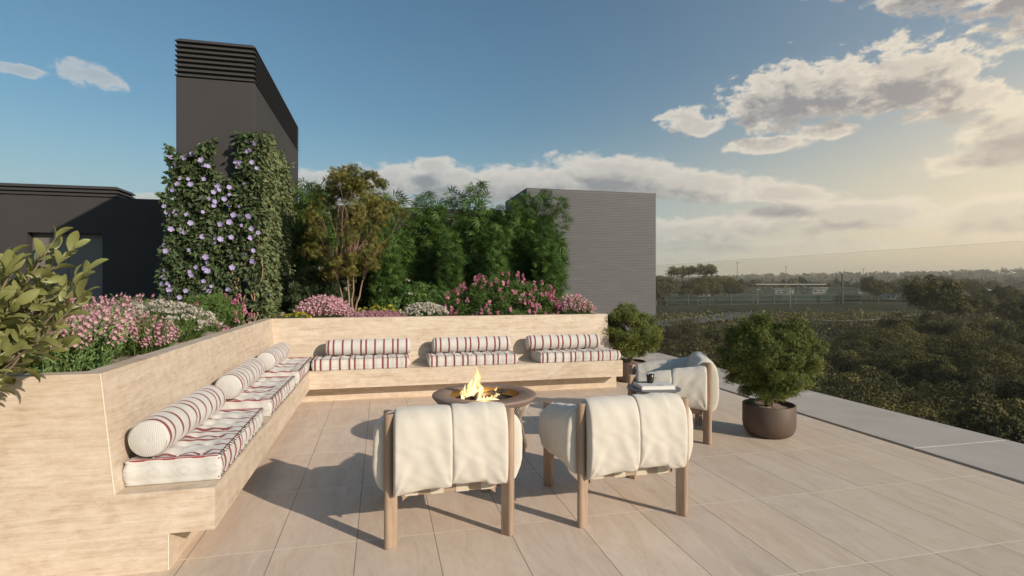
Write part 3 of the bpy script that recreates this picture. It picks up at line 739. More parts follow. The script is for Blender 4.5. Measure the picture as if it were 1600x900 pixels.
def make_chair():
    t = thing('lounge_chair', '', 'armchair', group='oak lounge chairs with cream quilted cushions round the fire table')
    for sx in (-1, 1):
        for sy, h in ((-1, 0.735), (1, 0.60)):
            mb = MB(); d = Vector((-sx, -sy)).normalized(); s = Vector((-d.y, d.x)); w = 0.0225; L_ = 0.052; poly = []
            o = Vector((sx * (HW - 0.022), sy * (HD - 0.022)))
            for k in range(9):
                a = math.pi / 2 + math.pi * k / 8
                poly.append(o + d * (math.cos(a) * w) + s * (math.sin(a) * w))
            poly += [o + d * L_ - s * w, o + d * L_ + s * w]
            poly = [(p.x, p.y) for p in poly]
            mb.prism(poly, 0.0, h); mb.build('leg', M['wood'], t, bevel=0.005, seg=2)
    for sx in (-1, 1):
        mb = MB(); x = sx * (HW - 0.085)
        mb.box(x - 0.016, x + 0.016, -HD + 0.09, HD - 0.09, 0.255, 0.325); mb.build('side_rail', M['woody'], t, bevel=0.004)
    for sy, z0 in ((-1, 0.262), (1, 0.255)):
        mb = MB(); y = sy * (HD - 0.085)
        mb.box(-HW + 0.09, HW - 0.09, y - 0.016, y + 0.016, z0, z0 + 0.06)
        for sx in (-1, 1):
            mb.add([(sx * (HW - 0.10), y - 0.013, z0 + .001), (sx * (HW - 0.14), y - 0.013, z0 + .001), (sx * (HW - 0.10), y - 0.013, z0 - 0.03),
                    (sx * (HW - 0.10), y + 0.013, z0 + .001), (sx * (HW - 0.14), y + 0.013, z0 + .001), (sx * (HW - 0.10), y + 0.013, z0 - 0.03)],
                   [(0, 1, 2), (5, 4, 3), (0, 3, 4, 1), (1, 4, 5, 2), (2, 5, 3, 0)])
        mb.build('back_rail' if sy < 0 else 'front_rail', M['woodx'], t)
    mb = MB()
    for k in range(4):
        x = -0.255 + 0.145 * k
        for sy in (-1,):
            y = sy * (HD - 0.085); mb.box(x, x + 0.075, y - 0.0185, y + 0.0185, 0.2595, 0.3245)
        mb.box(x, x + 0.075, -HD + 0.085, HD - 0.085, 0.3245, 0.329)
    mb.build('webbing', M['webbing'], t)
    # upper back rail inside the quilt
    mb = MB(); mb.tube([(-HW + 0.04, -HD + 0.035, 0.655), (HW - 0.04, -HD + 0.035, 0.655)], 0.016, 10)
    mb.build('back_bar', M['woodx'], t, smooth=True)
    for sx in (-1, 1):
        mb = MB(); mb.tube([(sx * (HW - 0.035), -HD + 0.04, 0.63), (sx * (HW - 0.035), HD - 0.04, 0.53)], 0.014, 10)
        mb.build('arm_bar', M['woody'], t, smooth=True)
    # seat cushion
    def seat(u, v): return Vector((u, -0.25 + 0.62 * v, 0.40 - 0.01 * math.cos(v * 6))), Vector((0, 0, 1))
    puffy(seat, -0.262, 0.262, 0.062, 28, 30, 5.0, pw=5).build('seat_cushion', M['linen'], t, smooth=True)
    # back quilt, two panels
    bp = path_interp([(0, -0.372, 0.322), (0, -0.388, 0.43), (0, -0.388, 0.58), (0, -0.372, 0.668), (0, -0.328, 0.712), (0, -0.285, 0.69), (0, -0.255, 0.60), (0, -0.235, 0.47)])
    def backp(side):
        def fn(u, v):
            p = bp(v); q = bp(min(1, v + 0.01)) - bp(max(0, v - 0.01)); n = Vector((0, -q.z, q.y)).normalized()
            k = (u / 0.33); drop = 0.026 * abs(k) ** 3 * (1 - v) * (1.5 if u < 0 else 0.35) - 0.014 * (1 - v) * (1 if 0 < u < 0.2 else 0)
            return Vector((u, p.y + 0.0, p.z - drop)), n
        return fn
    for s_, (a, b) in enumerate(((-0.317, 0.004), (-0.004, 0.317))):
        puffy(backp(s_), a, b, 0.050, seed=1.0 + 2.3 * s_, pw=30).build('back_quilt', M['linen'], t, smooth=True)
    # arm quilts: two panels each, sloping to the front
    for sx in (-1, 1):
        for k, (a, b) in enumerate(((-0.325, -0.014), (-0.026, 0.288))):
            def fn(u, v, sx=sx):
                f = (u + 0.325) / 0.66; zt = 0.672 - 0.118 * f
                pts = path_cache[round(f, 3)] if round(f, 3) in path_cache else None
                if pts is None:
                    pts = path_interp([(0, 0.362, 0.310 + 0.015 * math.sin(f * 6)), (0, 0.382, 0.41), (0, 0.382, 0.52 - 0.02 * f), (0, 0.372, zt - 0.045), (0, 0.325, zt), (0, 0.275, zt - 0.03), (0, 0.245, zt - 0.11), (0, 0.232, 0.45)])
                    path_cache[round(f, 3)] = pts
                p = pts(v); q = pts(min(1, v + 0.01)) - pts(max(0, v - 0.01)); n2 = Vector((q.z, -q.y)).normalized()
                return Vector((sx * p.y, u, p.z)), Vector((sx * n2.x, 0, n2.y)).normalized()
            path_cache = {}
            mbq = puffy(fn, a, b, 0.043, seed=4.0 + 1.7 * k + sx, pw=24, cr=0.8)
            if sx > 0: mbq.f = [f[::-1] for f in mbq.f]
            mbq.build('arm_quilt', M['linen'], t, smooth=True)
    return t
chair = make_chair()
place(chair, False, (0.380, 3.052 + HD - 0.02, 0), 0, 'cream lounge chair seen from behind on the left, hiding the fire table base')
place(chair, True, (1.500, 3.052 + HD - 0.02, 0), 0, 'cream lounge chair seen from behind in the centre, in front of the side table')
cx = Vector((2.88, 4.34)); f_ = Vector((-math.sin(R(64)), math.cos(R(64)))); r_ = Vector((math.cos(R(64)), math.sin(R(64))))
cc_ = cx + f_ * (HD - 0.01) + r_ * (HW - 0.01)
place(chair, True, (cc_.x, cc_.y, 0), R(64), 'cream lounge chair turned sideways to the camera beside the potted shrub')

# ------------------------------------------------------------------ fire table
FX, FY = 0.888, 4.745
fp = thing('fire_table', 'round brown fire table with an hourglass base of crossed rods', 'fire pit', (FX, FY, 0))
mb = MB(); mb.lathe([(0.305, 0.40), (0.303, 0.472), (0.308, 0.480), (0.448, 0.480), (0.458, 0.476), (0.461, 0.466), (0.455, 0.455), (0.43, 0.425), (0.425, 0.42), (0.305, 0.42)], 96)
mb.build('rim', M['pit'], fp, smooth=True, bevel=0.0)
mb = MB(); mb.lathe([(0.300, 0.474), (0.298, 0.40), (0.285, 0.385), (0.0, 0.385)], 72); mb.build('bowl', M['bowl'], fp, smooth=True)
mb = MB(); mb.lathe([(0.0, 0.02), (0.37, 0.02), (0.385, 0.014), (0.385, 0.004), (0.0, 0.004)], 72)
mb.lathe([(0.318, 0.255), (0.328, 0.260), (0.328, 0.268), (0.318, 0.273), (0.312, 0.264), (0.318, 0.255)], 72); mb.build('base_ring', M['rod'], fp, smooth=True)
mb = MB(); N = 84
for k in range(N):
    a = 2 * math.pi * k / N; tw = 0.10
    mb.tube([(0.420 * math.cos(a + tw), 0.420 * math.sin(a + tw), 0.425), (0.322 * math.cos(a), 0.322 * math.sin(a), 0.265), (0.376 * math.cos(a + tw), 0.376 * math.sin(a + tw), 0.018)], 0.0042, 6)
mb.build('rod_cage', M['rod'], fp, smooth=True)
mb = MB(); mb.lathe([(0.0, 0.42), (0.285, 0.42), (0.30, 0.26), (0.36, 0.03), (0.0, 0.03)], 48); mb.build('inner_shell', M['louvback'], fp, smooth=True)
for k, (a, l, r_l, zz, ax, ay) in enumerate(((0.5, 0.17, 0.022, 0.425, -0.03, 0.02), (2.1, 0.15, 0.020, 0.43, 0.06, 0.03), (-0.4, 0.16, 0.021, 0.452, 0.04, -0.01), (1.2, 0.13, 0.018, 0.46, -0.06, 0.0))):
    mb = MB(); d = Vector((math.cos(a), math.sin(a), 0.22 if k > 1 else 0.02)); c = Vector((ax, ay, zz + 0.022))
    mb.tube([c + d * l * q + Vector((0, 0, .004 * math.sin(9 * q + k))) for q in np.linspace(-1, 1, 8)], [r_l * f for f in (.7, .95, 1, .95, 1.05, 1, .9, .65)], 9)
    o = mb.build('log', M['char'], None, smooth=True); o.location = (FX, FY, 0)
    tag(o, 'charred %s log lying in the flames of the fire table' % ('lowest', 'rear', 'topmost', 'leaning left')[k], 'log', 'logs in the fire bowl')
mb = MB()
for k in range(90):
    a = random.uniform(0, 6.283); q = 0.26 * math.sqrt(random.random()); s_ = random.uniform(0.012, 0.026)
    mb.obox((q * math.cos(a), q * math.sin(a), 0.392), Vector((s_, s_ * .4, 0)), Vector((-s_ * .3, s_ * .8, .004)), Vector((0, .003, s_ * .5)))
o = mb.build('lava_gravel', M['char']); o.location = (FX, FY, 0); tag(o, 'bed of dark lava gravel in the fire bowl', 'gravel', kind='stuff')
def flame_mat():
    m = bpy.data.materials.new('flame'); m.use_nodes = True; t = NT(m.node_tree); t.n.clear()
    out = t.new('ShaderNodeOutputMaterial'); em = t.new('ShaderNodeEmission'); tr = t.new('ShaderNodeBsdfTransparent')
    v = objco(t); x, y, z = t.sep(v)
    n = t.noise(t.mapping(v, scale=(24, 24, 10)), 1.0, 5, 0.6, 1.2)
    lw = t.new('ShaderNodeLayerWeight'); lw.inputs[0].default_value = 0.35
    core = t.math('SUBTRACT', 1.0, lw.outputs['Facing'])
    h = t.maprange(z, 0.0, 0.24, 0, 1, False)
    heat = t.math('ADD', t.math('MULTIPLY', core, 0.7), t.math('SUBTRACT', t.math('MULTIPLY', n, 0.75), t.math('MULTIPLY', h, 0.2)))
    col = t.ramp(heat, [(0.32, (1.0, 0.24, 0.03)), (0.55, (1.0, 0.46, 0.10)), (0.80, (1.0, 0.70, 0.27)), (1.0, (1.0, 0.90, 0.60))])
    t.l.new(col, em.inputs[0]); t.l.new(t.maprange(heat, 0.3, 1.0, 0.9, 1.7), em.inputs[1])
    al = t.math('MULTIPLY', t.maprange(n, 0.36, 0.50), t.maprange(core, 0.12, 0.6))
    al = t.math('MULTIPLY', al, 0.62)
    mx = t.new('ShaderNodeMixShader'); t.l.new(al, mx.inputs[0]); t.l.new(tr.outputs[0], mx.inputs[1]); t.l.new(em.outputs[0], mx.inputs[2]); t.l.new(mx.outputs[0], out.inputs[0])
    return m
M['flame'] = flame_mat()
def tongue(mb, x, y, h, r, seed):
    n, m_ = 18, 12; rows = []
    for i in range(n + 1):
        q = i / n; rad = r * (math.sin(math.pi * min(1, (q * 0.75 + 0.18))) ** 1.3) * (1 - q) ** 0.55 + 0.0004
        rad *= 1 + 0.28 * math.sin(q * 17 + seed * 3)
        ox = x + h * 0.10 * math.sin(q * 6.5 + seed) * q ** 0.5; oy = y + h * 0.09 * math.cos(q * 5.5 + seed * 1.7) * q ** 0.5
        rows.append([(ox + rad * (1 + .3 * math.sin(3 * w + q * 9 + seed)) * math.cos(w), oy + rad * (1 + .3 * math.cos(2 * w + q * 8)) * math.sin(w), q * h) for w in [2 * math.pi * k / m_ for k in range(m_ + 1)]])
    mb.grid(rows)
for (fx, fy, lab, lst) in ((-0.085, 0.0, 'tall yellow white flame burning left of centre in the fire bowl', [(0, 0, .27, .038), (.018, .01, .225, .03), (-.022, -.005, .185, .032), (.03, -.02, .15, .03), (-.035, .02, .125, .028), (.01, -.02, .10, .034), (-.01, .0, .245, .02), (.035, .01, .185, .02), (0.012, -.012, .2, .026)]),
                           (-0.165, -0.01, 'small leaning flame at the left edge of the fire bowl', [(0, 0, .105, .022), (-.02, .0, .135, .016), (.02, -.01, .085, .022), (.03, .01, .07, .024)]),
                           (0.095, -0.02, 'low flame licking at the right of the fire bowl', [(0, 0, .10, .022), (.015, .01, .115, .016), (-.03, 0, .06, .028), (-.06, .01, .045, .028), (.03, -.01, .07, .018), (-.09, 0, .05, .025)])):
    mb = MB()
    for i, (x, y, h, r) in enumerate(lst): tongue(mb, x * 1.2, y * 1.2, h * 1.18, r * 1.35, i * 2.1 + fx * 40)
    o = mb.build('flame', M['flame'], smooth=True); o.location = (FX + fx * math.cos(YAW), FY - fx * math.sin(YAW) + fy, 0.405)
    tag(o, lab, 'flame', 'flames of the fire table')
pl = bpy.data.lights.new('fire_glow', 'POINT'); plo = bpy.data.objects.new('fire_glow', pl); COL.objects.link(plo)
pl.energy = 7.0; pl.color = (1.0, 0.58, 0.22); pl.shadow_soft_size = 0.07; plo.location = (FX - 0.02, FY - 0.02, 0.47)

# ------------------------------------------------------------------ side table, book, cup
TX, TY, TH = 2.294, 4.30, 0.548
st = thing('side_table', 'small round slate grey side table between two chairs', 'side table', (TX, TY, 0))
mb = MB(); mb.lathe([(0.0, TH - 0.012), (0.222, TH - 0.012), (0.229, TH - 0.008), (0.229, TH - 0.003), (0.226, TH), (0.0, TH)], 72); mb.build('table_top', M['tabletop'], st, smooth=False)
for xa in (0.02, 0.09):
    mb = MB(); mb.box(xa, xa + 0.04, -0.012, 0.012, 0.012, TH - 0.013); mb.build('stem', M['steel'], st, bevel=0.003)
mb = MB(); mb.lathe([(0.0, 0.012), (0.165, 0.012), (0.17, 0.008), (0.17, 0.0), (0.0, 0.0)], 48); mb.build('base', M['tabletop'], st)
bk = thing('book', 'thick white magazine lying on the side table', 'book', (TX + 0.01, TY + 0.0, TH + 0.001), R(-8))
mb = MB(); mb.box(-0.143, 0.143, -0.105, 0.105, 0.003, 0.031); mb.build('pages', M['paper'], bk, bevel=0.001)
mb = MB(); mb.box(-0.147, 0.147, -0.108, 0.108, 0.0, 0.003); mb.box(-0.147, 0.147, -0.108, 0.108, 0.031, 0.034); mb.box(-0.150, -0.147, -0.108, 0.108, 0.0, 0.034); mb.build('cover', M['cover'], bk)
mb = MB(); mb.box(-0.146, -0.02, 0.03, 0.106, 0.0342, 0.0348); mb.box(-0.01, 0.05, -0.09, -0.07, 0.0342, 0.0348); mb.build('cover_print', M['coverdark'], bk)
cp = thing('coffee_cup', 'dark glass coffee cup with a small handle standing on the magazine', 'cup', (TX - 0.012, TY + 0.035, TH + 0.036))
mb = MB(); mb.lathe([(0.0, 0.0), (0.024, 0.0), (0.027, 0.004), (0.036, 0.072), (0.0345, 0.073), (0.032, 0.066), (0.026, 0.01), (0.0, 0.01)], 40); mb.build('body', M['cup'], cp, smooth=True)
mb = MB(); mb.lathe([(0.0, 0.055), (0.031, 0.055)], 32); mb.build('coffee', M['cup'], cp)
mb = MB(); mb.tube([(0.030 + 0.020 * math.sin(a), -0.004, 0.040 + 0.020 * math.cos(a)) for a in np.linspace(0.15, 2.9, 12)], 0.0035, 8); mb.build('handle', M['cuph'], cp, smooth=True)

# ------------------------------------------------------------------ potted shrubs
def pot_builder(parent, r=0.236, h=0.30):
    mb = MB(); mb.lathe([(0.0, 0.0), (r * 0.62, 0.0), (r * 0.78, 0.010), (r * 0.90, 0.035), (r * 0.97, 0.075), (r, 0.12), (r, h - 0.003), (r - 0.003, h), (r - 0.014, h), (r - 0.017, h - 0.003), (r - 0.017, h - 0.045)], 72)
    p = mb.build('pot', M['pot'], parent, smooth=True)
    mb = MB(); rows = []
    for i in range(7):
        q = (r - 0.016) * i / 6
        rows.append([(q * math.cos(w), q * math.sin(w), h - 0.035 + 0.006 * math.sin(w * 5 + i) + 0.01 * (1 - i / 6)) for w in np.linspace(0, 2 * math.pi, 25)])
    mb.grid(rows, flip=True); mb.build('soil', M['mulch'], p, smooth=True)
def clump_crown(centres, cr, n_each, leaf, asp, tpl, material, parent, name='crown', up=0.3, flat=0.75, bias=(0, 0, .5), ow=0.62):
    P = []; D = []; V = []; O = []
    cen = np.mean(np.array(centres), axis=0)
    for c, r in zip(centres, cr):
        n = n_each; d = rand_dirs(n, bias=(0, 0, 0.25)); q = rng.random((n, 1)) ** 0.45
        p = np.array(c) + d * q * r * np.array([1, 1, flat]); P.append(p)
        O.append(norm(d * 0.8 + norm(p - cen) * 0.5))
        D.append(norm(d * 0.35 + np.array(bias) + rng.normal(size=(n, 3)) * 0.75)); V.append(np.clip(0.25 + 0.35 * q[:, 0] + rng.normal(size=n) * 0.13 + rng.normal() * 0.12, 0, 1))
    P = np.concatenate(P); D = np.concatenate(D); V = np.concatenate(V)
    S = leaf * rng.uniform(0.7, 1.3, len(P))
    return leaves_obj(name, P, D, S, asp, tpl, material, parent, V, up, out=np.concatenate(O), ow=ow)
def branch_to(mb, a, b, r0, r1, sag=0.0, n=6, jit=0.02):
    a, b = Vector(a), Vector(b); pts = []
    for i in range(n + 1):
        q = i / n; p = a.lerp(b, q); p.z += sag * math.sin(q * math.pi) * (b - a).length
        if 0 < i < n: p += Vector((random.uniform(-1, 1), random.uniform(-1, 1), random.uniform(-1, 1))) * jit
        pts.append(p)
    mb.tube(pts, [r0 + (r1 - r0) * i / n for i in range(n + 1)], 6)
def potted_shrub(label, loc, rz, seed):
    global rng
    rng = np.random.default_rng(seed); random.seed(seed)
    t = thing('potted_shrub', label, 'potted shrub', loc, rz, 'shrubs in round brown pots')
    pot_builder(t)
    C = []; CR = []
    while len(C) < 150:
        d = rand_dirs(1)[0]; q = random.uniform(0.3, 1.0) ** 0.5
        lump = 1 + 0.14 * math.sin(3 * math.atan2(d[1], d[0]) + 1.3) + 0.10 * math.sin(5 * d[2] + 2)
        p = np.array([0.02, 0, 0.755]) + d * q * lump * np.array([0.44, 0.44, 0.385])
        if p[2] < 0.40 and math.hypot(p[0], p[1]) < 0.10: continue
        C.append(p); CR.append(random.uniform(0.065, 0.115))
    for k in range(16):
        a = random.uniform(0, 6.28); q = random.uniform(.12, .26); C.append(np.array([q * math.cos(a), q * math.sin(a), random.uniform(0.39, 0.47)])); CR.append(0.07)
    for k in range(10):   # low straggling tips
        a = random.uniform(0, 6.28); C.append(np.array([0.36 * math.cos(a), 0.36 * math.sin(a), random.uniform(0.42, 0.55)])); CR.append(0.065)
    mb = MB()
    for k in range(5):
        a = k * 1.3 + 0.4; branch_to(mb, (0.015 * math.cos(a), 0.015 * math.sin(a), 0.255), (0.07 * math.cos(a), 0.07 * math.sin(a), 0.52), 0.013, 0.008, jit=0.012)
    for c in C[::2]:
        a = math.atan2(c[1], c[0]); branch_to(mb, (0.05 * math.cos(a), 0.05 * math.sin(a), random.uniform(0.38, 0.5)), c, 0.006, 0.0015, 0.06, jit=0.012)
    mb.build('trunk', M['bark'], t, smooth=True)
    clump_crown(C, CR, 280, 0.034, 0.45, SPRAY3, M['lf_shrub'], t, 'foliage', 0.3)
    return t
potted_shrub('bushy green shrub in a round brown pot standing before the glass on the right', (3.615, 4.50, 0), 0, 21)
potted_shrub('bushy green shrub behind the right end of the bench by the ribbed box building', (3.60, 7.48, 0), 1.9, 33)

# ------------------------------------------------------------------ climbing vine on the tower
rng = np.random.default_rng(11); random.seed(11)
BED = 0.93
vine = thing('climbing_vine', 'dense climbing vine with violet flowers covering the front and side of the charcoal tower', 'climbing plant', (-2.0, 7.45, BED))
def vine_points(n):
    """points on the front (y=7.6) and the right side (x=-1.589) of the tower, bulging outwards"""
    P = []; N = []; F = []
    while len(P) < n:
        if random.random() < 0.5:
            x = random.uniform(-2.70, -1.52); z = random.uniform(0.95, 3.55)
            lim = 3.16 + 0.10 * math.sin(x * 9 + 1) + (0.0 if x < -2.0 else 0.0)
            if -2.05 < x < -1.78: lim = 2.95 - 0.22 * (1 - abs(x + 1.9) / 0.14)
            if x > -1.78: lim = 3.38
            left = -2.57 + 0.04 * math.sin(z * 7) - (0.05 if z < 2.2 else 0)
            if z > lim or x < left or (z < 1.35 and random.random() < 0.35 + 0.4 * (x > -1.95)): continue
            if -1.80 < x < -1.66 and 1.2 < z < 2.1 and random.random() < 0.65: continue
            b = 0.03 + 0.17 * (0.5 + 0.5 * pnoise(x * 7, z * 6, 1.0))
            if pnoise(x * 11 + 4, z * 10, 3.0) < -0.62 and random.random() < 0.7: continue
            P.append((x, 7.6 - b * random.random() ** 0.5, z)); N.append((0, -1, 0)); F.append(0)
        else:
            y = 7.5 + 3.0 * random.random() ** 1.2; z = random.uniform(0.95, 3.6)
            lim = 3.45 - 0.03 * (y - 7.6) + 0.06 * math.sin(y * 8) - max(0, y - 9.6) * 1.2
            if z > lim: continue
            b = 0.05 + 0.15 * (0.5 + 0.5 * pnoise(y * 4, z * 4, 2.0))
            P.append((-1.589 + b * random.random() ** 0.5, y, z)); N.append((1, -0.3, 0)); F.append(1)
    return np.array(P), np.array(N, float), np.array(F)
P, N_, F_ = vine_points(17000); org = np.array([-2.0, 7.45, BED])
for side, nm, mt in ((0, 'foliage', 'lf_vine'), (1, 'foliage', 'lf_vine_sunlit')):
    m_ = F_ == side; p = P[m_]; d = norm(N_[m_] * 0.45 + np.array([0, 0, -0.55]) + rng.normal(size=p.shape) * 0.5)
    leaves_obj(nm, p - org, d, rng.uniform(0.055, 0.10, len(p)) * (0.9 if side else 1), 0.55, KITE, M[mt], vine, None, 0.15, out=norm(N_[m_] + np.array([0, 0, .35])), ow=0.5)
for k in range(6):
    x0 = -1.78 + 0.05 * k; pts = [(x0 + 2.0 + 0.03 * math.sin(k), 0.02, -0.02)]
    for i in range(1, 12): pts.append((x0 + 2.0 + 0.06 * math.sin(i * 0.8 + k * 1.9), 0.07 + 0.02 * math.sin(i + k), i * 0.12))
    mb = MB(); mb.tube(pts, [0.012 - 0.0007 * i for i in range(12)], 6); mb.build('stem', M['reddishbark'], vine, smooth=True)
for k in range(2):
    mb = MB(); mb.tube([(0.46 + 0.02 * math.sin(i + k), 0.9 + k * 0.5 + 0.04 * math.sin(i * .9), i * 0.1) for i in range(7)], 0.008, 6); mb.build('stem', M['reddishbark'], vine, smooth=True)
one = leaves_obj('flower', [(0, 0, 0)], [(0, -1, 0)], 0.036, 1.0, FLOWER, M['fl_violet'], vine, [0.5], 0.3)
spots = []
cand, cn, cf = vine_points(900)
for p, n, f in zip(cand, cn, cf):
    if len(spots) >= 98: break
    if f == 1 and (random.random() < 0.93 or p[1] > 8.6): continue
    if all((Vector(p) - Vector(q)).length > 0.045 for q, _, _ in spots): spots.append((p, n, f))
for k, (p, n, f) in enumerate(spots):
    o = one if k == 0 else one.copy()
    if k: COL.objects.link(o)
    off = np.array([0, -0.06, 0]) if f == 0 else np.array([0.06, -0.02, 0])
    base = (p[0], min(p[1], 7.52), p[2]) if f == 0 else (max(p[0], -1.50), p[1], p[2])
    o.location = Vector(np.array(base) + off - org)
    o.rotation_euler = (random.uniform(-.5, .5), random.uniform(-3, 3), random.uniform(-.6, .6) + (R(70) if f else 0)); s_ = random.uniform(0.6, 1.08); o.scale = (s_,) * 3

# ------------------------------------------------------------------ bamboo row
def bamboo(seed, H=2.3):
    global rng
    rng = np.random.default_rng(seed); random.seed(seed)
    t = thing('bamboo', '', 'bamboo', group='bamboo plants in a row along the back of the planter')
    mb = MB(); P = []; D = []; V = []
    for c in range(4):
        bx, by = random.uniform(-.07, .07), random.uniform(-.07, .07); lx, ly = random.uniform(-.10, .10), random.uniform(-.10, .10); h = H * (1 if c == 0 else random.uniform(0.60, 0.88))
        cp = lambda q: Vector((bx + lx * q * q, by + ly * q * q, h * q))
        mb.tube([cp(q) for q in np.linspace(0, 1, 12)], [0.011 * (1 - 0.8 * q) for q in np.linspace(0, 1, 12)], 6)
        nb = 52
        for k in range(nb):
            q = 0.10 + 0.90 * k / (nb - 1); o = cp(q); a = k * 2.4 + random.random()
            ln = (0.07 + 0.30 * math.sin(math.pi * min(1, 1.08 * (1 - q) + 0.05)) ** 0.7) * random.uniform(0.6, 1.1) * (0.55 if q < 0.22 else 1)
            d = Vector((math.cos(a), math.sin(a), random.uniform(0.35, 0.8))).normalized(); e = o + d * ln; e.z -= ln * 0.25
            mb.tube([o, o + d * ln * 0.5, e], [0.0026, 0.002, 0.001], 4, cap=False)
            for j in range(7):
                f = 0.25 + 0.75 * random.random(); p = o.lerp(e, f)
                P.append(tuple(p + Vector((random.gauss(0, .02), random.gauss(0, .02), random.gauss(0, .02))))); dd = d * 0.6 + Vector((random.gauss(0, .5), random.gauss(0, .5), random.gauss(-.25, .4))); D.append(tuple(dd)); V.append(0.3 + 0.45 * f + random.gauss(0, .15))
    mb.build('culm', M['culm'], t, smooth=True)
    leaves_obj('foliage', P, D, rng.uniform(0.17, 0.27, len(P)), 0.78, SPRAYB, M['lf_bamboo'], t, np.array(V), 0.55)
    return t
bam = [bamboo(s) for s in (3, 5, 8)]
used = [False] * 3
bx_list = [(-1.15, 9.9, .95), (-0.95, 10.3, .93), (-0.45, 10.4, .87), (-0.02, 10.1, .90), (0.30, 9.9, .86), (0.66, 10.0, .90), (0.98, 9.75, .83), (1.28, 9.9, .90), (1.62, 9.8, .97), (1.93, 9.75, .80), (2.15, 9.6, .76), (2.42, 9.55, 0.86), (2.70, 9.45, .90), (2.95, 9.30, .86), (0.1, 9.3, .62), (1.1, 9.2, .58), (1.9, 9.1, .62), (2.75, 8.9, 0.64)]
order = ['first', 'second', 'third', 'fourth', 'fifth', 'sixth', 'seventh', 'eighth', 'ninth', 'tenth', 'eleventh', 'twelfth', 'thirteenth', 'last']
for i, (x, y, s_) in enumerate(bx_list):
    k = i % 3
    lab = ('%s of the tall bamboo plants counted from the tower' % order[i]) if i < 14 else ('shorter bamboo in front of the tall row, %s from the left' % ['first', 'second', 'third', 'fourth'][i - 14])
    place(bam[k], used[k], (x, y, BED), i * 1.9, lab, s_ * 1.03); used[k] = True

# ------------------------------------------------------------------ bronze maple
rng = np.random.default_rng(17); random.seed(17)
mp = thing('maple_tree', 'small bronze leaved maple with several thin trunks standing before the bamboo', 'tree', (-0.44, 8.35, BED))
mb = MB(); C = []; CR = []
for k in range(4):
    a = k * 1.57 + 0.3; top = Vector((0.32 * math.cos(a), 0.32 * math.sin(a), 0.95 + 0.25 * (k % 2)))
    branch_to(mb, (0.04 * math.cos(a), 0.04 * math.sin(a), 0), top * 0.75 + Vector((0, 0, .1)), 0.016, 0.008, 0.0, 7, 0.018)
    top2 = top * 0.75 + Vector((0, 0, .1)); foot = Vector((0.04 * math.cos(a), 0.04 * math.sin(a), 0))
    for j in range(19):
        b = a + random.gauss(0, .6); zz = random.uniform(0.62, 2.15); r_ = 0.80 * math.sin(math.pi * min(1, max(0.12, (2.42 - zz) / 2.0))) ** 0.8 * random.uniform(0.45, 1.0)
        e = Vector((r_ * math.cos(b), r_ * math.sin(b), zz)); st_ = foot.lerp(top2, random.uniform(0.62, 1.0)); branch_to(mb, st_, e, 0.006, 0.0015, 0.07, 6, 0.03); C.append(tuple(e)); CR.append(random.uniform(0.09, 0.17))
for k in range(9): C.append((random.uniform(-.16, .16) + .02, random.uniform(-.15, .15), 1.75 + 0.055 * k)); CR.append(0.17 - 0.007 * k)
for c in ((0.22, 0, 2.12), (0.33, 0, 2.10), (0.42, 0.0, 2.02), (-0.25, 0, 1.85)): C.append(c); CR.append(0.09)
mb.build('trunk', M['reddishbark'], mp, smooth=True)
clump_crown(C, CR, 74, 0.062, 0.75, SPRAY5, M['lf_maple'], mp, 'foliage', 0.35)

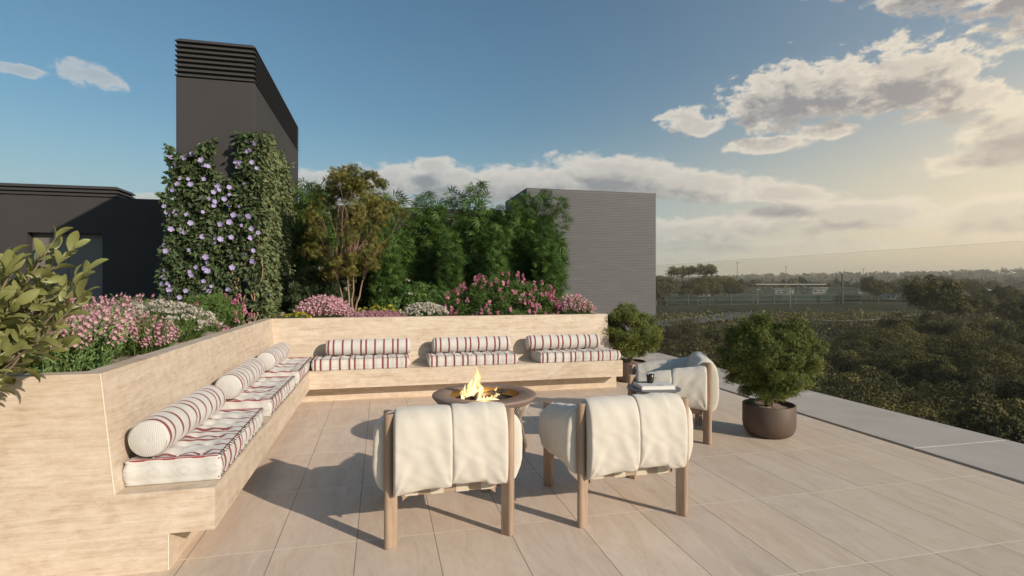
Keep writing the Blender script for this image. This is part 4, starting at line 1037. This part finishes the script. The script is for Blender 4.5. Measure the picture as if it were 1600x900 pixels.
# ------------------------------------------------------------------ flowering shrubs in the bed
def flower_bush(name, label, cat, c, rx, ry, h, n_stem, leafm, flm, fkind='spike', leaf=0.03, lw=0.35, fl=0.5, nl=14, fsize=0.0105, seed=1, dome=True, ftop=0.35, nf=12, group=None, splay=0.35):
    global rng
    rng = np.random.default_rng(seed); random.seed(seed)
    t = thing(name, label, cat, (c[0], c[1], BED), 0, group)
    P = []; D = []; V = []; FP = []; FD = []; FV = []; mb = MB()
    for k in range(n_stem):
        a = random.uniform(0, 6.283); q = math.sqrt(random.random())
        x, y = rx * q * math.cos(a), ry * q * math.sin(a)
        hh = h * ((1 - 0.55 * q ** 2.4) if dome else 1) * random.uniform(0.80, 1.06)
        bx, by = x * (1 - splay), y * (1 - splay)
        tip = Vector((x + random.gauss(0, .012), y + random.gauss(0, .012), hh)); base = Vector((bx, by, 0.0))
        if k % 3 == 0: mb.tube([base, base.lerp(tip, .5) + Vector((0, 0, .02)), tip], [0.003, 0.002, 0.001], 4, cap=False)
        isf = random.random() < fl
        for j in range(nl):
            f = (j + random.random()) / nl * (0.97 if not isf else 1 - ftop * 0.5)
            p = base.lerp(tip, f); P.append((p.x + random.gauss(0, .008), p.y + random.gauss(0, .008), max(0.0, p.z))); D.append((random.gauss(0, .7) + x * .8, random.gauss(0, .7) + y * .8, 0.75)); V.append(0.25 + .45 * f + random.gauss(0, .12))
        if isf:
            if fkind == 'spike':
                for j in range(nf):
                    f = 1 - ftop + ftop * 1.08 * j / nf; p = base.lerp(tip, f); r_ = 0.013 * (1.25 - (j / nf)) + .002; a2 = j * 2.4
                    FP.append((p.x + r_ * math.cos(a2), p.y + r_ * math.sin(a2), p.z)); FD.append((math.cos(a2), math.sin(a2), 0.6)); FV.append(0.45 + random.gauss(0, .22))
            else:
                for j in range(nf):
                    r_ = 0.030; d = rand_dirs(1, (0, 0, .8))[0]; FP.append((tip.x + d[0] * r_, tip.y + d[1] * r_, tip.z + d[2] * r_ * .5)); FD.append(tuple(d)); FV.append(0.5 + random.gauss(0, .25))
    mb.build('stems', M['culm'], t)
    leaves_obj('foliage', P, D, rng.uniform(0.7, 1.3, len(P)) * leaf, lw, KITE1, M[leafm], t, np.array(V), 0.3)
    if FP: leaves_obj('blossom', FP, FD, rng.uniform(0.7, 1.3, len(FP)) * fsize, 1.0, FLOWER, M[flm], t, np.array(FV), 0.3)
    return t
def dome_bush(name, label, cat, c, rx, ry, h, leafm, flm, n_cl, per, leaf, asp, n_fl, fsize, fcl=14, spikes=True, seed=1, group=None, fr=0.03):
    global rng
    rng = np.random.default_rng(seed); random.seed(seed)
    t = thing(name, label, cat, (c[0], c[1], BED), 0, group)
    C = []; CR = []; mb = MB()
    for k in range(n_cl):
        d = rand_dirs(1, (0, 0, .3))[0]; d[2] = abs(d[2]); q = random.uniform(0.55, 1.0) ** 0.6
        C.append((d[0] * rx * 0.9 * q, d[1] * ry * 0.9 * q, max(0.04, d[2] * h * 0.9 * q))); CR.append(random.uniform(0.7, 1.25) * 0.17 * (rx + ry + h) / 3 * 1.15)
        if k % 4 == 0: mb.tube([(C[-1][0] * .3, C[-1][1] * .3, 0), (C[-1][0] * .7, C[-1][1] * .7, C[-1][2] * .6), C[-1]], [0.005, 0.003, 0.0015], 5, cap=False)
    mb.build('stems', M['culm'], t)
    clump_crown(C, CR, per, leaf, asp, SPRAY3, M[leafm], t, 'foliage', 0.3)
    FP = []; FD = []; FV = []
    for k in range(n_fl):
        d = rand_dirs(1, (0, -.25, .35))[0]; d[2] = abs(d[2]) + 0.03; d = norm(d)
        lump = 1 + 0.10 * pnoise(d[0] * 6, d[2] * 6 + d[1] * 3, seed); p = np.array([d[0] * rx, d[1] * ry, d[2] * h]) * lump * random.uniform(0.97, 1.10); tone = random.gauss(.5, .22)
        for j in range(fcl):
            if spikes: off = np.array([random.gauss(0, fr * .33), random.gauss(0, fr * .33), fr * 2.2 * (j / fcl - .3)])
            else: off = rand_dirs(1, (0, 0, .6))[0] * fr * np.array([1, 1, .5])
            FP.append(p + off); FD.append(rand_dirs(1, d)[0]); FV.append(tone + random.gauss(0, .12))
    if FP: leaves_obj('blossom', FP, FD, rng.uniform(0.7, 1.3, len(FP)) * fsize, 1.0, FLOWER, M[flm], t, np.array(FV), 0.3)
    return t
FG = 'flowering plants in the stone planter'
# left arm of the planter, near to far
flower_bush('lavender_plant', 'nearest pink flowering clump at the left edge of the planter', 'flowering plant', (-2.55, 3.66), .50, .38, .34, 380, 'lf_lav', 'fl_pink', nl=16, leaf=.048, lw=.26, fl=.42, ftop=.40, seed=1, group=FG, dome=False, nf=16)
flower_bush('lavender_plant', 'tall pink flower spikes at the near corner of the planter', 'flowering plant', (-1.86, 3.68), .42, .42, .35, 430, 'lf_lav', 'fl_pink', nl=16, leaf=.048, lw=.26, fl=.42, ftop=.42, seed=2, group=FG, nf=17, dome=False)
flower_bush('lavender_plant', 'pink flower spikes behind the near corner clump, left of the white blossom', 'flowering plant', (-2.30, 4.55), .50, .40, .40, 320, 'lf_herb', 'fl_pink', nl=13, leaf=.04, lw=.2, fl=.42, ftop=.42, seed=3, group=FG, nf=16, dome=False)
flower_bush('lavender_plant', 'small pink spiked plant leaning over the lip before the white alyssum', 'flowering plant', (-1.76, 4.60), .30, .40, .30, 260, 'lf_herb', 'fl_pink', nl=14, leaf=.04, lw=.2, fl=.38, ftop=.45, seed=4, group=FG, nf=14)
flower_bush('alyssum', 'white flowering mound halfway along the left planter', 'flowering plant', (-1.98, 5.50), .50, .62, .34, 520, 'lf_herb', 'fl_white', 'head', nl=12, leaf=.035, lw=.3, fl=.6, seed=5, nf=9, fsize=.013, group=FG)
dome_bush('spirea_bush', 'green bush with a few pink heads at the foot of the climbing vine', 'flowering shrub', (-1.92, 6.72), .46, .42, .42, 'lf_herb', 'fl_magenta', 80, 150, .04, .5, 22, .017, 12, True, 6, FG, .024)
flower_bush('lavender_plant', 'low pink flowers beside the green bush near the planter corner', 'flowering plant', (-2.5, 6.3), .5, .45, .42, 260, 'lf_herb', 'fl_pink', 'spike', nl=12, leaf=.04, lw=.3, fl=.3, seed=7, nf=12, group=FG)
# far side, left to right
flower_bush('coreopsis', 'small yellow flowering plant in the planter corner under the vine', 'flowering plant', (-1.10, 7.78), .20, .16, .13, 160, 'lf_herb', 'fl_yellow', 'head', nl=9, leaf=.025, fl=.2, seed=8, nf=8, fsize=.012, group=FG)
flower_bush('heather_bush', 'rounded pale pink heather left of the maple trunk', 'flowering shrub', (-0.78, 7.98), .40, .30, .36, 560, 'lf_lav', 'fl_pink', nl=9, leaf=.03, lw=.2, fl=.6, ftop=.45, seed=9, nf=12, fsize=.012, group=FG, splay=.6)
flower_bush('heather_bush', 'low deep pink flower carpet right of the maple trunk', 'flowering shrub', (-0.06, 7.78), .46, .20, .15, 520, 'lf_lav', 'fl_pink', nl=6, leaf=.025, lw=.25, fl=.75, ftop=.6, seed=10, nf=9, fsize=.013, group=FG)
flower_bush('coreopsis', 'thin strip of yellow flowers behind the deep pink carpet', 'flowering plant', (0.0, 8.15), .45, .10, .20, 160, 'lf_herb', 'fl_yellow', 'head', nl=8, leaf=.025, fl=.2, seed=18, nf=8, fsize=.013, group=FG)
flower_bush('alyssum', 'greyish white mound between the pink carpet and the big magenta shrub', 'flowering plant', (0.60, 7.82), .34, .22, .23, 380, 'lf_lav', 'fl_white', 'head', nl=8, leaf=.025, fl=.8, seed=11, nf=9, fsize=.013, group=FG)
dome_bush('spirea_bush', 'big rounded shrub with magenta flower heads in the middle of the far planter', 'flowering shrub', (1.80, 8.05), .92, .42, .62, 'lf_herb', 'fl_magenta', 150, 150, .045, .5, 150, .0175, 12, True, 12, FG, .026)
flower_bush('lavender_plant', 'dusky pink spiked plant at the right end of the far planter', 'flowering plant', (2.90, 7.98), .34, .30, .34, 420, 'lf_lav', 'fl_pink', nl=11, leaf=.035, lw=.2, fl=.45, ftop=.42, seed=13, nf=11, fsize=.012, group=FG)
# white flowered bush in the shade behind the maple
dome_bush('camellia_bush', 'dark green bush with white flowers in the shade beside the tower', 'flowering shrub', (-0.95, 8.85), .60, .40, .85, 'lf_vine', 'fl_white', 100, 110, .06, .6, 16, .028, 6, False, 14, FG, .02)
dome_bush('camellia_bush', 'dark leafy bush filling the shade under the bamboo', 'shrub', (0.55, 9.1), .80, .35, .55, 'lf_bamboo', 'fl_white', 90, 110, .06, .5, 5, .024, 6, False, 15, FG, .02)

# ------------------------------------------------------------------ broad leaved plant at the left edge
rng = np.random.default_rng(29); random.seed(29)
bp_ = thing('broadleaf_plant', 'large olive green broad leaved plant leaning in at the left edge', 'plant', px_depth(-205, 2.25, 0.0))
pot_builder(bp_, 0.24, 0.34)
mb = MB(); P = []; D = []; V = []
tips = []
mb.tube([(0, 0, 0.3), (0.03, 0.0, 0.6), (0.0, 0.02, 0.9)], [0.02, 0.018, 0.014], 8)
for k in range(78):
    a = random.uniform(-2.0, 2.0); z = random.uniform(0.98, 1.56); r_ = random.uniform(0.0, 0.40)
    tips.append((0.34 + r_ * math.cos(a), r_ * math.sin(a), z))
tips += [(0.78, -.10, 1.60), (0.72, -.12, 1.64), (0.86, -.16, 1.50), (0.84, -0.15, 1.40), (0.72, -.10, 1.30), (0.62, -.1, 1.22), (0.30, -.15, 1.02), (0.28, -.12, 0.92), (0.24, -.1, 1.1), (0.26, 0, 1.0), (0.2, .1, 0.95), (0.3, .1, 1.12), (0.36, -.1, 1.14), (0.4, .08, 1.2)]
for tp in tips:
    tp = Vector(tp); st_ = Vector((0.05, 0.01, 0.42 + 0.45 * random.random())); branch_to(mb, st_, tp, 0.007, 0.003, 0.02, 5, 0.015)
    ax = (tp - st_).normalized()
    for j in range(15):
        f = 1 - 0.022 * j; p = st_.lerp(tp, f); a = j * 2.4
        side = ax.orthogonal().normalized(); side.rotate(Matrix.Rotation(a, 3, ax))
        P.append(tuple(p)); D.append(tuple(ax * (0.95 - 0.05 * j) + side * (0.35 + 0.07 * j) + Vector((0, 0, 0.12)))); V.append(0.5 + random.gauss(0, .2))
mb.build('stem', M['bark'], bp_, smooth=True)
leaves_obj('foliage', P, D, rng.uniform(0.062, 0.105, len(P)), 0.42, OVAL, M['lf_big'], bp_, np.array(V), 0.45, smooth=True)

# ------------------------------------------------------------------ the valley beyond the coping
def valley_tree(seed, R_=3.4, H=7.0, n=9000, leaf=0.23, name='broadleaf_tree', material='lf_valley', group='trees crowding the valley below the terrace', cl=46, cat='tree', cr=(0.65, 1.25), trunk0=0.0):
    global rng
    rng = np.random.default_rng(seed); random.seed(seed)
    t = thing(name, '', cat, group=group)
    C = []; CR = []
    for k in range(cl):
        d = rand_dirs(1, (0, 0, 0.35))[0]; d[2] = abs(d[2]) if random.random() < 0.8 else d[2] * 0.5
        lump = 1 + 0.16 * math.sin(3 * math.atan2(d[1], d[0]) + seed) + 0.1 * math.sin(4 * d[2] + seed)
        q = random.uniform(0.62, 1.0)
        C.append(np.array([0, 0, H * 0.55]) + d * q * lump * np.array([R_ * 0.85, R_ * 0.85, H * 0.38])); CR.append(R_ * 0.31 * random.uniform(*cr))
    mb = MB(); mb.tube([(0, 0, -1.5), (0.1, 0, H * 0.25), (0.05, 0.1, H * 0.6)], [0.28, 0.22, 0.12], 8)
    for c in C[::4]: branch_to(mb, (0.05, 0.05, H * 0.35), c, 0.10, 0.03, 0.05, 4, 0.12)
    mb.build('trunk', M['bark'], t, smooth=True)
    P = []; D = []; V = []; O = []
    per = n // cl
    for c, r in zip(C, CR):
        d = rand_dirs(per, (0, 0, 0.45)); q = rng.uniform(0.5, 1.0, (per, 1)) ** 0.5
        p = c + d * q * r * np.array([1, 1, .78]); P.append(p); D.append(norm(d * .2 + rng.normal(size=(per, 3)) * .7 + np.array([0, 0, -.35]))); O.append(d)
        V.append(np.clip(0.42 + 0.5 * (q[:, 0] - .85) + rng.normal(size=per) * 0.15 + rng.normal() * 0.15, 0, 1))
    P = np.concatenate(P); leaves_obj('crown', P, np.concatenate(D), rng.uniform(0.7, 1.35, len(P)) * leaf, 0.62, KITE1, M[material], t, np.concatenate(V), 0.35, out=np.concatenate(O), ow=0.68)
    return t
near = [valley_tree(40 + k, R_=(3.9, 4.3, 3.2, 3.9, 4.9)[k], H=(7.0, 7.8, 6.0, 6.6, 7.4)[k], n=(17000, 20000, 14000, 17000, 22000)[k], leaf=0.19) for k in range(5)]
used_n = [False] * 5
random.seed(77)
pts = []
def visible(x, y, m_=5.0):
    d = y * math.cos(YAW) + x * math.sin(YAW); l = x * math.cos(YAW) - y * math.sin(YAW)
    if d < 4: return False
    p = 800 + 850 * l / d; return 985 - 850 * m_ / d < p < 1640 + 850 * m_ / d
tries = 0
while len(pts) < 170 and tries < 90000:
    tries += 1
    d = 11 + 84 * random.random() ** 0.85; l = random.uniform(0.15, 1.12) * d
    x = l * math.cos(YAW) + d * math.sin(YAW); y = -l * math.sin(YAW) + d * math.cos(YAW)
    if x < 10.2 or not visible(x, y): continue
    if all((x - a) ** 2 + (y - b) ** 2 > (5.0 + 0.012 * d) ** 2 for a, b in pts): pts.append((x, y))
pts.sort(key=lambda p: p[0] ** 2 + p[1] ** 2)
def nth(n):
    w = ['nearest', 'second nearest', 'third nearest', 'fourth nearest', 'fifth nearest', 'sixth nearest', 'seventh nearest', 'eighth nearest', 'ninth nearest', 'tenth nearest']
    return w[n] if n < 10 else '%d%s nearest' % (n + 1, 'th' if 10 <= (n + 1) % 100 <= 20 else {1: 'st', 2: 'nd', 3: 'rd'}.get((n + 1) % 10, 'th'))
size_w = ['low spreading', 'tall rounded', 'small compact', 'loose', 'broad domed']
cnt = {}
for i, (x, y) in enumerate(pts):
    k = random.choice([0, 1, 2, 3, 4]); r = math.hypot(x, y)
    sc_ = random.uniform(0.75, 1.2)
    top = (7.0, 7.8, 6.0, 6.6, 7.4)[k] * sc_ * 0.98
    lim = -3.7 - 0.02 * r + random.uniform(-3.0, 1.0)
    z = min(terrain_h(x, y), lim - top)
    l_ = (x * math.cos(YAW) - y * math.sin(YAW)) / (y * math.cos(YAW) + x * math.sin(YAW))
    w_ = 'between the ribbed box and the potted shrub' if l_ < .40 else 'behind the potted shrub' if l_ < .58 else 'just right of the potted shrub' if l_ < .74 else 'towards the right edge' if l_ < .9 else 'at the right edge'
    cnt[w_] = cnt.get(w_, -1) + 1
    place(near[k], used_n[k], (x, y, z), random.uniform(0, 6.28), '%s %s valley tree %s' % (nth(cnt[w_]), size_w[k], w_), sc_); used_n[k] = True
# low scrub carpet between the trees
rng = np.random.default_rng(91)
n = 80000; d = 9 + 190 * rng.random(n) ** 1.3; l = rng.uniform(-0.05, 1.25, n) * d
x = l * math.cos(YAW) + d * math.sin(YAW); y = -l * math.sin(YAW) + d * math.cos(YAW); k = x > 7.5
x, y, d = x[k], y[k], d[k]
z = np.array([terrain_h(a, b) for a, b in zip(x, y)]) + rng.random(len(x)) ** 2 * 1.6 * (1 + 0.5 * np.sin(x * .31) * np.cos(y * .27))
tag(leaves_obj('scrub', np.stack([x, y, z], 1), rand_dirs(len(x), (0, 0, .8)), rng.uniform(0.15, 0.35, len(x)) * (0.6 + d / 90), 0.6, KITE1, M['lf_valley'], None, None, 0.4), 'low dark scrub covering the valley floor', 'scrub', kind='stuff')

mid = [valley_tree(60 + k, R_=(5.5, 6.5, 4.8)[k], H=(10, 11.5, 8.5)[k], n=7000, leaf=0.45, material='lf_valley', group='scattered trees on the plain', cl=38) for k in range(3)]
used_m = [False] * 3
random.seed(5)
SP = [ # (px, depth, scale, variant, label)
 (1456, 118, 1.02, 1, 'big round dark tree standing alone above the valley canopy on the right'),
 (1448, 132, 0.85, 0, 'tree tucked behind the left shoulder of the big round tree'),
 (1500, 128, 0.8, 2, 'tree touching the right side of the big round tree'),
 (1372, 260, 1.0, 0, 'dark bushy tree left of the big round tree before the sheds')]
for px, dp, sc_, k, lab in SP:
    p = px_depth(px, dp); place(mid[k], used_m[k], (p.x, p.y, terrain_h(p.x, p.y) + (2.0 if dp < 140 else 0)), random.uniform(0, 6), lab, sc_); used_m[k] = True
def scatter(n, px0, px1, d0, d1, lab, s0=0.7, s1=1.1, dz=0.0, pw=1.0):
    for i, px in enumerate(sorted(random.uniform(px0, px1) for _ in range(n))):
        k = random.randrange(3); p = px_depth(px, d0 + (d1 - d0) * random.random() ** pw)
        o = nth(i).replace(' nearest', '').replace('nearest', 'first')
        place(mid[k], used_m[k], (p.x, p.y, terrain_h(p.x, p.y) - random.uniform(0, 1.5) + dz), random.uniform(0, 6), '%s tree from the left %s' % (o, lab), random.uniform(s0, s1)); used_m[k] = True
scatter(30, 1010, 1150, 270, 380, 'in the dark wood below the umbrella pines', 0.9, 1.3, 1.0)
scatter(16, 1150, 1240, 480, 620, 'in the low belt behind the light poles', 0.9, 1.3)
scatter(26, 1480, 1680, 120, 260, 'on the hazy slope right of the big round tree', 0.6, 0.95)
scatter(22, 1330, 1560, 300, 520, 'in the wood behind the big round tree', 0.9, 1.3)
scatter(14, 1270, 1360, 420, 600, 'among the distant white sheds', 0.6, 1.0)
scatter(20, 1400, 1640, 85, 125, 'along the upper edge of the right hand canopy', 0.45, 0.7, -0.5)
rng = np.random.default_rng(101)
pine = thing('umbrella_pine', '', 'pine tree', group='umbrella pines on the skyline')
mb = MB(); mb.tube([(0, 0, -2), (0.3, 0, 6), (0.1, 0.2, 12)], [0.5, 0.4, 0.25], 8)
C = [(random.uniform(-6, 6), random.uniform(-5, 5), 13 + random.uniform(-1.2, 1.8)) for _ in range(22)]
for c in C[::2]: branch_to(mb, (0.1, 0.2, 10), c, 0.2, 0.08, 0.05, 4, 0.2)
mb.build('trunk', M['bark'], pine)
clump_crown(C, [random.uniform(1.8, 3.0) for _ in C], 170, 0.9, 0.5, KITE1, M['lf_valley'], pine, 'crown', 0.4)
for i, (px, dp, sc_, lab) in enumerate(((1066, 385, 1.25, 'left one of the two umbrella pines on the skyline'), (1103, 380, 1.3, 'right one of the two umbrella pines on the skyline'))):
    p = px_depth(px, dp); place(pine, i > 0, (p.x, p.y, terrain_h(p.x, p.y) + 1.5), 1.3 * i, lab, sc_)
# far woodland on the low hills: reads as one mass
rng = np.random.default_rng(103)
n = 2600; dd = 480 + 2300 * rng.random(n) ** 1.1; aa = rng.uniform(-0.35, 1.35, n)
P = []; D = []; V = []; S = []
for d_, a_ in zip(dd, aa):
    x = d_ * (a_ * math.cos(YAW) + math.sin(YAW)); y = d_ * (-a_ * math.sin(YAW) + math.cos(YAW))
    if math.sin(x * 0.009 + 2) * math.cos(y * 0.007) < -0.45 and d_ < 1300: continue
    z = terrain_h(x, y); m_ = 26; r_ = rng.uniform(5, 10); dr_ = rand_dirs(m_, (0, 0, .7))
    P.append(np.array([x, y, z + 2.5]) + dr_ * np.array([r_ * 1.3, r_ * 1.3, r_ * .72])); D.append(rand_dirs(m_)); V.append(rng.uniform(.2, .8, m_)); S.append(np.full(m_, r_ * 0.8))
tag(leaves_obj('far_woodland', np.concatenate(P), np.concatenate(D), np.concatenate(S), .7, KITE1, M['lf_far'], None, np.concatenate(V), .3), 'hazy belt of woodland along the horizon', 'woodland', kind='stuff')

M['white'] = mat('white_wall', (0.34, 0.33, 0.30), 0.7)
M['greyroof'] = mat('grey_roof', (0.30, 0.28, 0.25), 0.7)
M['pole'] = mat('galvanised_pole', (0.16, 0.16, 0.15), 0.5, 0.3)
M['darkpole'] = mat('dark_pole', (0.05, 0.05, 0.045), 0.6)
M['window'] = mat('dark_window', (0.03, 0.035, 0.04), 0.2)
M['glassroof'] = mat('road_asphalt', (0.085, 0.09, 0.095), 0.9)
M['path'] = mat('sandy_path', (0.17, 0.155, 0.12), 0.95)
def fn_court(t, p):
    v = objco(t); t.l.new(t.ramp(t.noise(v, 0.05, 5), [(0.3, (0.022, 0.032, 0.022)), (0.7, (0.035, 0.048, 0.032))]), p.inputs['Base Color'])
M['court'] = mat('court_turf', rough=0.95, fn=fn_court, spec=0.1)
def mesh_fence_mat():
    m = bpy.data.materials.new('green_mesh'); m.use_nodes = True; t = NT(m.node_tree); p = t.n['Principled BSDF']; out = t.n['Material Output']
    p.inputs['Base Color'].default_value = (0.018, 0.05, 0.036, 1); p.inputs['Roughness'].default_value = 0.8
    tr = t.new('ShaderNodeBsdfTransparent'); x, y, z = t.sep(objco(t))
    f = t.maprange(t.math('ABSOLUTE', t.math('SUBTRACT', t.math('FRACT', t.math('MULTIPLY', z, 0.55)), 0.5)), 0.1, 0.3, 0.12, 0.5)
    mx = t.new('ShaderNodeMixShader'); t.l.new(f, mx.inputs[0]); t.l.new(tr.outputs[0], mx.inputs[1]); t.l.new(p.outputs[0], mx.inputs[2]); t.l.new(mx.outputs[0], out.inputs[0])
    return m
M['netting'] = mesh_fence_mat()
def strip(name, pts_, w, m, lift, **kw):
    mb = MB(); rows = []
    for i, p in enumerate(pts_):
        a, b = pts_[max(i - 1, 0)], pts_[min(i + 1, len(pts_) - 1)]; t_ = (b - a).normalized(); s_ = Vector((t_.y, -t_.x, 0)) * w / 2
        rows.append([tuple(Vector((q.x, q.y, terrain_h(q.x, q.y) + lift))) for q in (p - s_, p - s_ * .33, p + s_ * .33, p + s_)])
    mb.grid(rows, flip=True); tag(mb.build(name, m), kind='structure')
def pd(px, dp): return px_depth(px, dp)
def smooth_pts(l, n=10):
    P_ = path_interp(l); return [P_(i / (n * len(l))) for i in range(n * len(l) + 1)]
strip('road', smooth_pts([pd(900, 150), pd(1030, 158), pd(1110, 175), pd(1180, 200)]), 14, M['glassroof'], 0.5)
strip('path', smooth_pts([pd(1230, 170), pd(1280, 160), pd(1330, 158), pd(1390, 166), pd(1440, 190)]), 2.2, M['path'], 0.7)
strip('path', smooth_pts([pd(1060, 262), pd(1150, 262), pd(1240, 262), pd(1345, 262)]), 2.0, M['path'], 0.5)
strip('court', smooth_pts([pd(1040, 345), pd(1150, 345), pd(1250, 345), pd(1350, 345)]), 110, M['court'], 0.4)
def fence_line(label, a, b, h, n):
    c = (a + b) / 2; zc = terrain_h(c.x, c.y); t = thing('sports_fence', label, 'fence', (c.x, c.y, zc), 0, 'tall green fences round the sports courts')
    d_ = (b - a); L_ = d_.length; d_.normalize(); nrm = Vector((-d_.y, d_.x, 0))
    mb = MB(); mb.obox((0, 0, h / 2), d_ * L_ / 2, nrm * 0.04, (0, 0, h / 2)); mb.build('mesh_panel', M['netting'], t)
    for i in range(n + 1):
        p = d_ * (-L_ / 2 + L_ * i / n); mb = MB(); mb.tube([(p.x, p.y, -1), (p.x, p.y, h + .2)], 0.14, 6); mb.build('post', M['pole'], t)
    for z_ in (h * 0.5, h):
        mb = MB(); mb.obox((0, 0, z_), d_ * L_ / 2, nrm * 0.06, (0, 0, 0.05)); mb.build('rail', M['pole'], t)
fence_line('front green mesh fence of the sports courts with pale posts', pd(1042, 268), pd(1345, 268), 4.6, 9)
fence_line('rear green mesh fence of the sports courts, before the white sheds', pd(1050, 400), pd(1380, 400), 6.5, 10)
fence_line('green mesh fence dividing the two sports courts', pd(1222, 270), pd(1238, 398), 6.0, 5)
def light_pole(px, dp, ytop, label, m='pole', r=0.28):
    p = pd(px, dp); z0 = terrain_h(p.x, p.y); zt = 1.45 - (ytop - 443) * dp / 850; h = zt - z0
    t = thing('light_pole', label, 'light pole', (p.x, p.y, z0), YAW, 'light poles around the sports courts')
    mb = MB(); mb.tube([(0, 0, -.5), (0, 0, h * .5), (0, 0, h)], [r, r * .8, r * .55], 8); mb.build('pole', M[m], t)
    mb = MB(); mb.box(-1.1, 1.1, -.12, .12, h - .25, h + .1); mb.build('crossbar', M[m], t)
    for sx in (-.8, .8):
        mb = MB(); mb.obox((sx, -.3, h - .1), (0.38, 0, 0), (0, .22, -.1), (0, .08, .22)); mb.build('floodlight', M['greyroof'], t)
light_pole(1152, 400, 410, 'tallest light pole, just right of the umbrella pines')
light_pole(1228, 420, 417, 'light pole behind the middle of the sports courts')
light_pole(1349, 430, 420, 'slim light pole right of the dark post')
light_pole(1400, 360, 430, 'light pole left of the big round tree')
light_pole(1427, 420, 425, 'light pole rising above the big round tree')
light_pole(1316, 262, 427, 'thick dark post at the right corner of the sports courts', 'darkpole', .55)
light_pole(1184, 262, 452, 'short pale post before the green fence, left one', 'pole', .25)
light_pole(1235, 235, 456, 'short pale post before the green fence, right one', 'pole', .22)
def shed(px, dp, w, h, label, m='white', roof='greyroof', dz=0.0, dep=8):
    p = pd(px, dp); t = thing('shed', label, 'building', (p.x, p.y, terrain_h(p.x, p.y) + dz), -YAW)
    mb = MB(); mb.box(-w / 2, w / 2, 0, dep, -1, h); mb.build('wall', M[m], t)
    mb = MB(); mb.add([(-w/2-.4, -.4, h), (w/2+.4, -.4, h), (w/2+.4, dep+.4, h), (-w/2-.4, dep+.4, h), (-w/2-.4, dep/2, h+1.3), (w/2+.4, dep/2, h+1.3)], [(0,1,5,4),(2,3,4,5),(1,2,5),(3,0,4),(0,3,2,1)]); mb.build('roof', M[roof], t)
    for i in range(max(2, int(w / 4))):
        x_ = -w / 2 + (i + .5) * w / max(2, int(w / 4)); mb = MB(); mb.box(x_ - .7, x_ + .7, -.06, .02, h * .35, h * .8); mb.build('window', M['window'], t)
shed(1094, 395, 15, 4.0, 'long low pale shed at the left behind the courts')
shed(1226, 440, 15, 4.0, 'pale shed behind the middle of the courts')
shed(1283, 450, 14, 4.6, 'pale shed behind the right part of the courts')
shed(1357, 470, 17, 4.4, 'white shed right of the thick dark post', dz=2)
shed(1392, 330, 6, 2.4, 'tiny white hut left of the big round tree', dep=4)
shed(1556, 300, 6, 3.0, 'small white hut in the haze at the far right', dep=4, dz=2.5)
p = pd(1232, 455); cn = thing('canopy', 'long flat pale canopy roof on slim posts behind the courts', 'canopy', (p.x, p.y, terrain_h(p.x, p.y)), -YAW)
mb = MB(); mb.box(-29, 29, -5, 5, 8.0, 8.7); mb.build('roof', M['white'], cn)
for i in range(6):
    mb = MB(); mb.tube([(-27 + i * 10.8, -4, -1), (-27 + i * 10.8, -4, 8.0)], .25, 6); mb.build('post', M['pole'], cn)

# ------------------------------------------------------------------ evening haze
def haze():
    mb = MB(); mb.box(-3200, 4200, -2500, 4300, -30, 120)
    m = bpy.data.materials.new('haze_air'); m.use_nodes = True; t = NT(m.node_tree); t.n.clear()
    out = t.new('ShaderNodeOutputMaterial'); v = t.new('ShaderNodeVolumePrincipled')
    v.inputs['Color'].default_value = (0.98, 0.90, 0.76, 1); v.inputs['Density'].default_value = 0.00027; v.inputs['Anisotropy'].default_value = 0.0
    t.l.new(v.outputs[0], out.inputs['Volume'])
    o = mb.build('haze', m); tag(o, 'thin evening haze over the plain', 'haze', kind='stuff')
haze()
